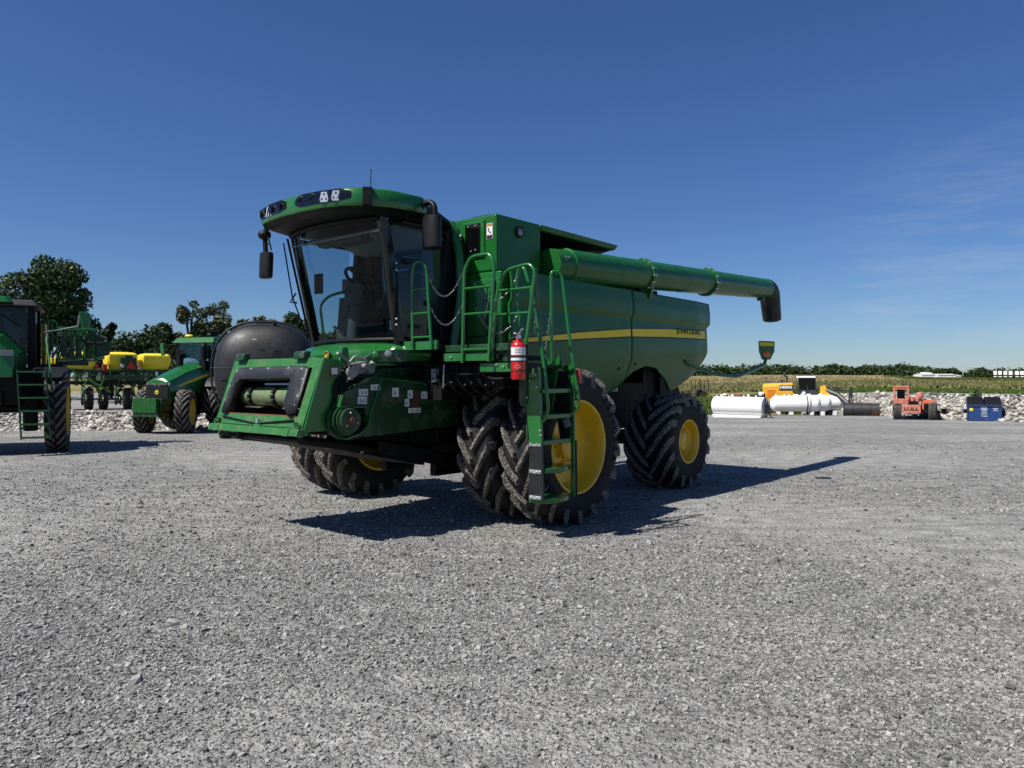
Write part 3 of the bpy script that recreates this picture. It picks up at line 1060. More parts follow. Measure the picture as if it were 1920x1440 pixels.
# ---- feeder house
FX = lambda z: 3.03 - (z - 1.22) * .36           # tilted front plane
m = MB()
m.hexa([(.7, -.74, 1.30), (2.45, -.74, 1.16), (2.45, .74, 1.16), (.7, .74, 1.30), (.7, -.74, 2.0), (2.45, -.74, 1.90), (2.45, .74, 1.90), (.7, .74, 2.0)])
FH = m.obj('feeder_house', 'green_dark', K, .01)


def fbox(mb, y0, y1, z0, z1, d0=0.0, d1=.06):
    mb.hexa([(FX(z0) - d1, y0, z0), (FX(z0) + d0, y0, z0), (FX(z0) + d0, y1, z0), (FX(z0) - d1, y1, z0),
             (FX(z1) - d1, y0, z1), (FX(z1) + d0, y0, z1), (FX(z1) + d0, y1, z1), (FX(z1) - d1, y1, z1)])


m = MB()
fbox(m, -.90, -.76, 1.26, 2.04); fbox(m, .76, .90, 1.26, 2.04); fbox(m, -.762, .762, 1.93, 2.045, -.003)
m.obj('face_frame', 'green_worn', FH, .008)
m = MB()
fbox(m, -.93, .92, 1.20, 1.275, .05, .10)
fbox(m, -.80, -.70, 1.195, 1.28, .06, .05); fbox(m, .66, .76, 1.195, 1.28, .06, .05); fbox(m, -.02, .1, 1.27, 1.33, .012, .05)
m.obj('bottom_plate', 'green_worn', FH, .008)
m = MB()
fbox(m, -.76, .76, 1.28, 1.40, .0, .06)
m.obj('lower_lip', 'green_worn', FH, .006)
m = MB()
m.tube([(FX(1.33) + .008, -.74, 1.365), (FX(1.31) + .008, -.05, 1.305), (FX(1.31) + .008, .05, 1.305), (FX(1.33) + .008, .74, 1.365)], .010, 6)
m.obj('lip_shadow_gap', 'black', FH)
m = MB()
m.hexa([(2.55, -.74, 1.36), (FX(1.4), -.74, 1.385), (FX(1.4), .74, 1.385), (2.55, .74, 1.36), (2.55, -.74, 1.38), (FX(1.4), -.74, 1.41), (FX(1.4), .74, 1.41), (2.55, .74, 1.38)])
m.obj('floor_plate', 'rust', FH)
m = MB()
for y in (-.86, -.80, .80, .86):
    m.lathe([(0, .028), (.03, .028), (.03, .018), (.0, .018)], (FX(1.31), y, 1.30 + .02 * (abs(y) < .83)), (1, 0, .36), 12)
m.obj('pivot_ring', 'green_worn', FH)
m = MB()
m.cyl((FX(1.33) + .02, .05, 1.31), (FX(1.33) + .02, .05, 1.36), .02, n=8)
m.obj('latch_pin', 'zinc', FH)
for s in (-1, 1):          # lugs on the top corners
    m = MB()
    y = -.72 if s < 0 else .52
    m.hexa([(2.70, y - .10, 2.03), (2.80, y - .10, 2.03), (2.80, y + .10, 2.03), (2.70, y + .10, 2.03), (2.68, y - .10, 2.12), (2.78, y - .10, 2.12), (2.78, y + .10, 2.12), (2.68, y + .10, 2.12)])
    m.obj('top_lug', 'green_dark', FH, .02)
m = MB()                    # side plates
for s in (-1, 1):
    m.loft([[(FX(1.24) - .02, s * .90, 1.24), (FX(2.04) - .0, s * .90, 2.04), (2.50, s * .90, 2.02), (2.52, s * .90, 1.80), (2.66, s * .90, 1.5), (2.72, s * .90, 1.24)],
            [(FX(1.24) - .02, s * .925, 1.24), (FX(2.04) - .0, s * .925, 2.04), (2.50, s * .925, 2.02), (2.52, s * .925, 1.80), (2.66, s * .925, 1.5), (2.72, s * .925, 1.24)]])
m.hexa([(2.40, .90, 1.95), (2.55, .90, 1.95), (2.55, .935, 1.95), (2.40, .935, 1.95), (2.42, .90, 2.16), (2.50, .90, 2.16), (2.50, .935, 2.16), (2.42, .935, 2.16)])
m.obj('side_plate', 'green', FH, .008)
m = MB(); m.box(2.55, 2.66, .9255, .928, 1.84, 1.95); m.obj('plate_label', 'label_brown', FH)
m = MB(); m.box(2.565, 2.645, .928, .930, 1.86, 1.93); m.obj('label_print', 'label', FH)
# rubber seal with its curled edges
m = MB()
OP = [(-.80, 1.42), (-.79, 1.60), (-.77, 1.88), (-.70, 1.94), (0, 1.945), (.66, 1.945), (.735, 1.92), (.745, 1.60), (.74, 1.44)]
IN = [(-.63, 1.40), (-.68, 1.55), (-.66, 1.72), (-.60, 1.79), (0, 1.80), (.36, 1.81), (.42, 1.78), (.42, 1.52), (.60, 1.40)]
ring = []
for t, off in ((0, .012), (.12, .02), (.5, .045), (.85, .02), (1.0, -.06)):
    ring.append([(FX(a[1] * (1 - t) + c[1] * t) + off, a[0] * (1 - t) + c[0] * t, a[1] * (1 - t) + c[1] * t) for a, c in zip(OP, IN)])
m.loft(ring, caps=False, closed=False)
m.obj('rubber_seal', 'rubber_sheet', FH, solid=.012, smooth=50)
m = MB()
m.bolts([(FX(z) + .02, y, z) for y, z in ((-.72, 1.90), (-.42, 1.925), (-.05, 1.925), (.36, 1.925), (.62, 1.915), (.70, 1.80), (.69, 1.62), (.69, 1.52), (.62, 1.46), (-.77, 1.72), (-.77, 1.55), (-.74, 1.47), (.46, 1.86))],
        .020, (1, 0, .36), .02)
m.obj('seal_bolt', 'zinc', FH)
m = MB()
m.box(2.455, 2.50, -.74, .74, 1.20, 1.92)
for s in (-1, 1): m.hexa([(2.46, s * .73, 1.2), (2.98, s * .73, 1.2), (2.98, s * .75, 1.2), (2.46, s * .75, 1.2), (2.46, s * .73, 1.95), (2.74, s * .73, 1.95), (2.74, s * .75, 1.95), (2.46, s * .75, 1.95)])
m.box(2.46, 2.72, -.74, .74, 1.90, 1.95)
m.obj('throat_back', 'black', FH)
m = MB()
m.cyl((2.66, -.70, 1.60), (2.66, .72, 1.60), .115, n=24)
m.obj('conveyor_drum', 'green_pale', FH)
for y in (-.50, .0, .48):
    m = MB()
    for k in range(12):
        a = 2 * math.pi * k / 12
        m.cbox((2.66 + .13 * math.cos(a), y, 1.60 + .13 * math.sin(a)), (.025, .05, .05), 0, -math.degrees(a), 0)
    m.obj('conveyor_chain', 'mech', FH)
m = MB()
m.cbox((2.70, .0, 1.745), (.05, .52, .02), 0, -10, 0); m.cbox((2.76, -.42, 1.475), (.05, .34, .015)); m.cbox((2.76, .40, 1.475), (.05, .40, .015))
m.obj('conveyor_slat', 'steel', FH)
# drive side: shield, pulley, coupler
G = [(2.60, 1.63), (2.46, 1.69), (2.20, 1.78), (2.12, 1.825), (1.33, 1.75), (.75, 1.62), (.70, 1.2), (1.2, 1.20), (1.96, 1.16), (2.52, 1.15),
     (2.36, 1.20), (2.26, 1.27), (2.21, 1.38), (2.25, 1.48), (2.40, 1.50), (2.62, 1.50)]
m = MB()
m.prism(G, 'y', .86, 1.0)
SHD = m.obj('drive_shield', 'green_dark', K, .012)
m = MB()
m.prism([(2.53, 1.14), (2.34, 1.19), (2.235, 1.27), (2.20, 1.38), (2.215, 1.39), (2.25, 1.275), (2.35, 1.205), (2.53, 1.16)], 'y', .84, 1.06)
m.prism([(2.62, 1.50), (2.25, 1.485), (2.25, 1.497), (2.62, 1.515)], 'y', .84, 1.06)
m.prism([(2.62, 1.51), (2.58, 1.63), (2.57, 1.63), (2.61, 1.51)], 'y', .84, 1.04)
m.obj('shield_flange', 'green', SHD)
m = MB()
m.tube([(2.0, 1.005, 1.80), (2.10, 1.012, 1.58), (2.20, 1.012, 1.36), (2.24, 1.005, 1.26)], .012, 6)
m.obj('shield_crease', 'green', SHD)
m = MB()
m.tube([(2.14, .98, 1.825), (1.7, .99, 1.79), (1.33, .99, 1.755), (.8, .98, 1.63)], .014, 6)
m.obj('shield_lip', 'green', SHD)
LBL = [(2.33, 1.62, .13, .075, 'label'), (2.345, 1.525, .13, .085, 'label'), (2.16, 1.68, .14, .065, 'label'), (1.84, 1.60, .10, .105, 'label'),
       (1.60, 1.575, .08, .10, 'label'), (1.38, 1.57, .10, .085, 'label'), (1.645, 1.48, .07, .09, 'label'), (1.59, 1.40, .20, .06, 'label'),
       (1.51, 1.575, .09, .10, 'label_brown'), (1.54, 1.475, .13, .105, 'label_brown'), (1.84, 1.535, .10, .03, 'label_brown')]
for kk in ('label', 'label_brown'):
    m = MB()
    for x, z, w_, h_, mt_ in LBL:
        if mt_ == kk: m.box(x - w_, x, 1.0005, 1.003, z, z + h_)
    m.obj('warning_label', kk, SHD)
m = MB()
for x, z, w_, h_, mt_ in LBL:
    if mt_ == 'label':
        m.tube([(x - w_ * .25, 1.004, z + h_ * .7), (x - w_ * .4, 1.004, z + h_ * .45), (x - w_ * .25, 1.004, z + h_ * .25)], .005, 4)
        m.tube([(x - w_ * .4, 1.004, z + h_ * .45), (x - w_ * .55, 1.004, z + h_ * .3)], .004, 4)
        if w_ > .11:
            for i in range(3): m.box(x - w_ * .92, x - w_ * .62, 1.003, 1.0045, z + h_ * (.25 + .2 * i), z + h_ * (.33 + .2 * i))
m.obj('label_print', 'ink', SHD)
PC = Vector((2.52, 1.0, 1.355))
m = MB()
m.lathe([(-.12, .20), (-.10, .205), (-.085, .17), (-.06, .17), (-.045, .205), (-.03, .205), (-.03, .16), (.0, .15), (.0, .17), (.03, .172), (.03, .14), (.045, .14), (.045, .155), (.07, .155),
         (.075, .135), (.11, .135), (.118, .125), (.112, .04), (.112, .001)], PC, (0, 1, 0), 40)
PUL = m.obj('drive_pulley', 'green_dark', K)
m = MB()
m.lathe([(.106, .045), (.145, .035), (.15, .001)], PC, (0, 1, 0), 10)
m.obj('shaft_end', 'rust', PUL)
m = MB()
m.bolts([PC + Vector((.085 * math.cos(a), .117, .085 * math.sin(a))) for a in (R(80), R(200), R(320))], .012, (0, 1, 0))
m.obj('pulley_bolt', 'zinc', PUL)
m = MB()
m.cbox((2.28, .90, 1.93), (.20, .16, .12), 0, 14, 0)
m.cyl((2.40, .90, 1.88), (2.44, 1.04, 1.88), .06, n=14); m.cyl((2.25, .98, 1.95), (2.25, 1.05, 1.95), .035, n=12)
m.tube([(2.42, .96, 1.93), (2.46, .97, 2.02), (2.62, 1.0, 2.09)], .018, 8, .03)
m.tube([(2.36, .86, 1.98), (2.30, .90, 2.07), (2.16, .93, 2.02), (2.10, .94, 1.95)], .016, 8, .03)
m.cyl((2.44, 1.0, 1.80), (2.44, 1.0, 1.88), .03, n=10); m.cyl((2.16, .9, 1.90), (2.16, 1.02, 1.92), .05, n=12)
m.cyl((2.10, .95, 1.96), (2.08, .97, 2.0), .045, n=10)
m.obj('hydraulic_coupler', 'cast', K, .004)
m = MB()
for i, (x0, dz) in enumerate(((2.50, 0), (2.46, .05), (2.42, -.04), (2.56, .02))):
    m.tube([(x0, .93 + .01 * i, 1.5), (x0 + .02, .97, 1.62 + dz), (x0 - .03, .99 - .01 * i, 1.78), (x0 - .10, .93, 1.92 + dz), (x0 - .3, .85, 1.98)], .014, 7, .08)
m.tube([(2.60, .94, 1.55), (2.62, .96, 1.70), (2.56, .95, 1.82), (2.40, .90, 1.90)], .02, 7, .1)
m.obj('hydraulic_hose', 'black', K)
m = MB()
m.cyl((2.53, .97, 1.50), (2.53, .97, 1.62), .010, n=6); m.cyl((2.47, .98, 1.50), (2.47, .98, 1.60), .010, n=6); m.cyl((2.36, .97, 1.90), (2.30, .97, 1.90), .016, n=8)
m.obj('hose_fitting', 'steel', K)
m = MB()
m.box(1.85, 2.2, .92, 1.05, 1.965, 1.985)
m.obj('step_tread', 'green', K)
# lift frame and rams under the feeder house
m = MB()
for s in (-1, 1):
    m.tube([(2.86, s * .66, 1.14), (1.6, s * .60, .92), (.35, s * .55, .68)], .055, 10)
    m.cyl((2.3, s * .40, 1.12), (1.2, s * .46, .80), .05, n=12)
    m.box(.2, .7, s * .5 - .06, s * .5 + .06, .52, .8)
m.hexa([(1.0, -.66, .70), (2.8, -.62, 1.10), (2.8, .62, 1.10), (1.0, .66, .70), (1.0, -.66, .74), (2.8, -.62, 1.14), (2.8, .62, 1.14), (1.0, .66, .74)])
m.hexa([(.3, .72, .56), (1.9, .82, .94), (1.9, .86, .94), (.3, .76, .56), (.3, .72, .78), (1.9, .82, 1.08), (1.9, .86, 1.08), (.3, .76, .78)])
m.obj('lift_frame', 'mech', K, .01)
m = MB()
for s in (-1, 1):
    m.cyl((2.95, s * .68, 1.20), (2.3, s * .64, 1.06), .018, n=8); m.cyl((2.0, s * .42, 1.05), (1.2, s * .47, .83), .026, n=10)
m.cbox((2.34, .52, 1.06), (.14, .10, .09), 0, 12, 20); m.cbox((1.95, .60, .96), (.16, .12, .02), 0, 12, 10)
m.obj('lift_ram', 'steel', K)
m = MB()
m.tube([(.2, .9, .9), (.18, .95, .62), (.2, .95, .32)], .010, 6)
m.obj('sensor_rod', 'black', K)

# ---- operator platform, beams and rails
m = MB()
m.box(.60, 1.53, .95, 1.46, 2.145, 2.20); m.box(.60, 1.43, 1.46, 2.30, 2.03, 2.08); m.box(.60, 1.38, 2.30, 2.55, 1.93, 1.97)
m.obj('platform_floor', 'black', K, .004)
m = MB(); m.box(1.53, 1.57, .74, 1.46, 2.15, 2.26); m.obj('platform_beam', 'green', K, .006)
m = MB(); m.box(1.43, 1.47, 1.47, 2.24, 2.01, 2.105); m.obj('platform_beam', 'green', K, .006)
m = MB(); m.box(1.38, 1.42, 2.0, 2.52, 1.885, 1.985); m.obj('platform_beam', 'green', K, .006)
m = MB(); m.box(1.40, 1.43, 1.45, 2.55, 2.12, 2.20); m.box(1.34, 1.38, 2.22, 2.55, 2.0, 2.10); m.obj('toe_board', 'green_dark', K, .006)
m = MB()
m.bolts([(1.575, 1.08, z) for z in (2.18, 2.23)] + [(1.575, 1.40, z) for z in (2.18, 2.23)] + [(1.475, 1.80, z) for z in (2.035, 2.08)] +
        [(1.475, 2.20, z) for z in (2.035, 2.08)] + [(1.475, 1.6, 2.06), (1.425, 2.26, 1.965), (1.425, 2.36, 1.945)], .014, (1, 0, 0), .016)
m.obj('beam_bolt', 'zinc', K)


def rail(pts, r=.019, fil=.09, name='handrail'):
    return MB().tube(pts, r, 10, fil).obj(name, 'green', K)


RA = MB()
RA.tube([(1.59, 1.08, 2.16), (1.59, 1.065, 3.02), (1.59, 1.10, 3.19), (1.59, 1.28, 3.19), (1.59, 1.325, 3.02), (1.59, 1.40, 2.16)], .019, 10, .10)
for z in (2.30, 2.58, 2.87): RA.cyl((1.59, 1.073, z), (1.59, 1.40 - (z - 2.16) * .088, z), .015, n=8)
RA.obj('handrail', 'green', K)
RB = MB()
RB.tube([(1.49, 1.80, 1.99), (1.49, 1.83, 3.05), (1.49, 1.93, 3.185), (1.49, 2.22, 3.19), (1.49, 2.285, 3.06), (1.49, 2.20, 2.0)], .020, 10, .12)
for z in (2.14, 2.54, 2.83): RB.cyl((1.49, 1.805 + (z - 2) * .02, z), (1.49, 2.20 + (z - 2) * .08, z), .015, n=8)
RB.obj('handrail', 'green', K)
RC = MB()
RC.tube([(1.30, 2.06, 2.0), (1.30, 2.16, 2.80), (1.30, 2.27, 3.02), (1.30, 2.62, 3.06), (1.30, 2.70, 2.98), (1.30, 2.55, 2.0)], .020, 10, .12)
for z in (2.53, 2.80): RC.cyl((1.30, 2.06 + (z - 2) * .125, z), (1.30, 2.55 + (z - 2) * .15, z), .015, n=8)
RC.obj('handrail', 'green', K)
rail([(1.14, 2.42, 1.98), (1.15, 2.31, 2.92), (1.15, 2.36, 3.06), (1.15, 2.43, 3.05), (1.15, 2.56, 2.70), (1.15, 2.71, 1.95), (1.15, 2.77, 1.46), (1.10, 2.66, 1.34)], .020, .10)
rail([(.60, 2.40, 1.96), (.60, 2.39, 3.09), (.50, 2.47, 3.05), (.50, 2.60, 2.19), (.46, 2.70, 1.50), (.52, 2.60, 1.38)], .020, .08)
m = MB()
m.prism([(2.24, 1.95), (2.54, 1.95), (2.50, 2.10), (2.44, 2.02), (2.34, 2.02), (2.28, 2.10)], 'x', .57, .585)
m.obj('post_gusset', 'green', K)

# ladder: two stringers, five steps, rubber lower flap
m = MB()
m.hexa([(1.04, 2.33, 1.94), (1.08, 2.33, 1.94), (1.08, 2.57, 1.94), (1.04, 2.57, 1.94), (1.04, 2.36, 1.94), (1.08, 2.36, 1.94), (1.08, 2.5, 1.94), (1.04, 2.5, 1.94)])
m = MB()
m.prism([(2.35, 1.93), (2.47, 1.97), (2.57, 1.93), (2.61, 1.08), (2.44, 1.08), (2.38, 1.60)], 'x', 1.03, 1.07)
m.prism([(2.38, 1.97), (2.64, 1.97), (2.655, .44), (2.60, .44), (2.60, 1.1), (2.52, 1.9)], 'x', .47, .50)
LAD = m.obj('ladder', 'green', K, .004)
m = MB(); m.prism([(2.435, 1.08), (2.61, 1.08), (2.625, .46), (2.42, .46)], 'x', 1.035, 1.06); m.obj('rubber_flap', 'rubber_sheet', LAD)
m = MB(); m.prism([(2.60, 1.09), (2.66, 1.09), (2.67, .44), (2.60, .44)], 'x', .455, .468); m.prism([(2.30, 1.9), (2.60, 1.9), (2.60, 1.1), (2.46, 1.1)], 'x', .505, .515)
m.obj('rubber_flap', 'rubber_sheet', LAD)
m = MB()
for z in (1.08, .775, .485): m.box(1.06, 1.068, 2.435, 2.60, z - .025, z + .015)
m.obj('flap_plate', 'zinc', LAD)
m = MB()
for z in (1.08, .775, .485): m.bolts([(1.068, y, z - .005) for y in (2.46, 2.54, 2.58)], .013, (1, 0, 0))
m.bolts([(1.075, y, z) for y, z in ((2.53, 1.86), (2.45, 1.79), (2.55, 1.72), (2.60, 1.235), (2.605, 1.185), (2.42, 1.60))], .013, (1, 0, 0), .016)
m.obj('ladder_bolt', 'zinc', LAD)
for z in (1.69, 1.40, 1.11):
    m = MB(); m.box(.50, 1.04, 2.40, 2.62, z - .045, z + .012); m.obj('step', 'green', LAD, .012)
for z in (.80, .46):
    m = MB()
    pl = [(1.04, 2.40)] + [(1.04 - .02 - .52 * t, 2.60 + .10 * math.sin(math.pi * (t * .9 + .1))) for t in (0, .12, .25, .4, .55, .7, .85, 1)] + [(.48, 2.40)]
    m.prism(pl, 'z', z - .05, z + .015)
    m.obj('step', 'green', LAD, .012)
m = MB(); m.box(.50, 1.03, 2.36, 2.375, 1.12, 1.93); m.obj('ladder_back', 'green_dark', LAD)
m = MB(); m.prism([(2.30, 1.95), (2.52, 1.95), (2.42, 1.35), (2.36, 1.35)], 'x', .62, .65); m.prism([(2.28, 1.5), (2.36, 1.5), (2.36, 1.92), (2.26, 1.92)], 'x', .85, 1.0); m.obj('ladder_bracket', 'green', LAD, .004)
m = MB(); m.box(.40, .44, 2.64, 2.68, 1.76, 1.92); m.obj('side_reflector', 'red_reflector', LAD)
m = MB(); m.cbox((.60, 2.62, 1.30), (.015, .08, .10), 25, 0, 0); m.obj('reflector', 'lamp_glass', LAD)
m = MB(); m.box(.98, 1.10, 2.5, 2.51, 1.86, 1.95); m.obj('ladder_label', 'label', LAD)
m = MB(); m.prism([(2.30, 1.56), (2.33, 1.50), (2.38, 1.50), (2.42, 1.56), (2.42, 1.90), (2.30, 1.90)], 'x', 1.075, 1.09); m.obj('ladder_guard', 'green_dark', LAD, .004)

# chains across the openings
def chain(a, c, sag):
    a, c = Vector(a), Vector(c)
    L = (c - a).length + sag * .9
    n = max(6, int(L / .034))
    pts = [a.lerp(c, t) - Vector((0, 0, sag * 4 * t * (1 - t))) for t in [i / n for i in range(n + 1)]]
    m = MB()
    for i in range(n):
        p, q = pts[i], pts[i + 1]
        d_ = (q - p).normalized()
        s_ = d_.orthogonal().normalized()
        if i % 2: s_ = d_.cross(s_)
        e, h = d_ * .024, s_ * .009
        cc = (p + q) / 2
        m.tube([cc - e, cc - e * .6 + h, cc + e * .6 + h, cc + e, cc + e * .6 - h, cc - e * .6 - h, cc - e], .0032, 4)
    return m.obj('safety_chain', 'chain', K)


chain((1.59, 1.335, 3.02), (1.49, 1.80, 3.02), .26)
chain((1.59, 1.36, 2.68), (1.49, 1.80, 2.66), .24)
chain((1.49, 1.98, 2.88), (1.15, 2.34, 2.97), .24)
chain((1.49, 2.0, 2.60), (1.15, 2.36, 2.56), .26)
chain((1.46, 2.26, 3.10), (1.40, 2.06, 2.50), .06)
chain((1.28, 2.70, 3.0), (1.25, 2.66, 2.30), .02)
chain((1.26, 2.69, 2.97), (.9, 2.50, 2.12), .03)
chain((.60, 2.385, 2.62), (.75, 2.40, 2.06), .03)
m = MB()
m.prism([(1.10, 1.93), (1.22, 1.93), (1.22, 1.80), (1.19, 1.775), (1.13, 1.775), (1.10, 1.80)], 'x', 1.30, 1.308)
m.obj('socket_plate', 'zinc', K)
m = MB()
for y, z in ((1.13, 1.82), (1.19, 1.82), (1.16, 1.89)): m.lathe([(0, .014), (.002, .014), (.002, .001)], (1.309, y, z), (1, 0, 0), 10)
m.obj('socket_hole', 'ink', K)
m = MB()        # pipes, valves and boxes in the dark space under the platform
m.box(.75, 1.25, .75, 2.2, 1.72, 1.98); m.box(.9, 1.28, .80, 1.25, 1.55, 2.0); m.box(.35, .8, 1.3, 2.1, 1.85, 2.0)
for i in range(7):
    y = .85 + .17 * i
    m.tube([(1.29, y, 1.98), (1.31, y + .02, 1.80), (1.22, y + .08, 1.66), (1.0, y + .1, 1.60)], .018, 6, .05)
m.tube([(1.3, 1.3, 1.9), (1.36, 1.7, 1.86), (1.32, 2.3, 1.9)], .02, 6, .1); m.tube([(1.33, 1.95, 1.86), (1.4, 2.2, 1.80), (1.3, 2.45, 1.84)], .016, 6, .1)
m.obj('platform_plumbing', 'mech', K, .006)
m = MB()
m.tube([(1.34, 1.36, 1.98), (1.36, 1.36, 1.70)], .012, 6); m.bolts([(1.3, 1.0 + .11 * i, 1.74 + .03 * (i % 3)) for i in range(11)], .012, (1, 0, 0))
m.obj('plumbing_fitting', 'steel', K)
m = MB()
m.prism([(1.3, 1.72), (1.5, 2.0), (2.2, 1.95), (2.4, 1.9), (2.4, 1.87), (2.2, 1.92), (1.52, 1.97), (1.32, 1.72)], 'x', .1, .7)
m.obj('wheel_guard', 'black_plastic', K)

# rear corner marker arms
for s in (1, -1):
    m = MB()
    m.tube([(-4.30, s * 1.62, 2.12), (-4.75, s * 1.70, 1.98), (-5.1, s * 1.80, 1.90), (-5.7, s * 1.98, 1.86), (-6.35, s * 2.0, 1.98), (-6.95, s * 2.0, 2.10), (-7.05, s * 2.0, 2.30)], .033, 10, .10)
    arm = m.obj('marker_arm', 'green', K)
    m = MB()
    pad = [(-6.96, 2.20), (-7.12, 2.20), (-7.20, 2.36), (-7.21, 2.545), (-7.19, 2.565), (-6.91, 2.575), (-6.89, 2.55), (-6.90, 2.36)]
    rot = Matrix.Translation((-7.05, s * 2.0, 0)) @ Matrix.Rotation(R(-50 * s), 4, 'Z') @ Matrix.Translation((7.05, 0, 0))
    m.loft([[rot @ Vector((x, -.015, z)) for x, z in pad], [rot @ Vector((x, .015, z)) for x, z in pad]])
    m.obj('marker_paddle', 'green', arm)
    m = MB()
    m.loft([[rot @ Vector((x, sgn * .018, z)) for x, z in ((-6.91, 2.475), (-7.19, 2.47), (-7.195, 2.535), (-6.905, 2.545))] for sgn in (-1, 1)])
    m.obj('paddle_band', 'yellow_decal', arm)
    m = MB()
    for sgn in (-1, 1): m.lathe([(0, .075), (.03, .07), (.045, .03), (.047, .001)], rot @ Vector((-7.04, sgn * .016, 2.30)), rot.to_3x3() @ Vector((0, sgn, 0)), 16)
    m.obj('flasher', 'orange_lens', arm)
m = MB()
m.box(-3.3, -3.2, .79, .80, 1.60, 1.74); m.box(-3.42, -3.33, .79, .80, 1.60, 1.74)
m.obj('service_label', 'label', K)
m = MB(); m.cyl((-4.6, 1.0, 1.25), (-5.6, 1.25, 1.22), .035, n=8); m.obj('tail_bar', 'mech', K)

# fire extinguisher clamped to the platform
FE = thing('fire_extinguisher', 'red fire extinguisher with white label hanging beside the combine ladder', 'fire extinguisher',
           CMB.matrix_basis @ Vector((1.46, 2.60, 1.80)), heading(50))
m = MB(); m.lathe([(0, .001), (.0, .070), (.012, .078), (.36, .078), (.385, .070), (.41, .045), (.425, .025), (.44, .022)], ax=(0, 0, 1), n=32); m.obj('cylinder', 'red', FE)
m = MB(); m.lathe([(.265, .0792), (.345, .0792)], ax=(0, 0, 1), n=32); m.lathe([(.205, .0805), (.232, .0805)], ax=(0, 0, 1), n=32); m.obj('label', 'label', FE)
m = MB(); m.lathe([(.19, .0798), (.255, .0798)], ax=(0, 0, 1), n=32); m.lathe([(.085, .0795), (.10, .0795)], ax=(0, 0, 1), n=32); m.obj('clamp_band', 'ink', FE)
m = MB()
for i in range(3):
    m.add([((.0798) * math.cos(a), (.0798) * math.sin(a), z) for z in (.285 + .018 * i, .291 + .018 * i) for a in (R(10), R(25), R(40), R(55))], [(0, 1, 5, 4), (1, 2, 6, 5), (2, 3, 7, 6)])
m.obj('label_text', 'ink', FE)
m = MB()
m.add([(.0806 * math.cos(R(30 + p)), .0806 * math.sin(R(30 + p)), .14 + q) for p, q in ((-28, 0), (0, .022), (28, 0), (0, -.022))], [(0, 1, 2, 3)])
m.obj('label_diamond', 'label', FE)
m = MB()
m.cyl((0, 0, .43), (0, 0, .47), .022, n=12); m.cbox((.03, .0, .485), (.13, .022, .014), 0, -8, 20); m.cbox((.0, .03, .51), (.13, .022, .014), 0, -25, 60); m.cyl((0, 0, .455), (.03, .04, .46), .018, n=10)
m.obj('valve_handle', 'zinc', FE)
m = MB()
m.tube([(-.0, -.02, .455), (.04, -.09, .44), (.055, -.098, .30), (.05, -.09, .12)], .011, 8, .06)
m.box(-.11, -.082, -.04, .04, .05, .38); m.box(-.10, .02, -.095, -.083, .02, .24)
m.obj('hose', 'black', FE)


# ================================================================== SETTING
def gz(x, y):
    t = min(max(0.0, y - 18.0), 57.0)
    return -.027 * (math.sqrt(t * t + 9) - 3)


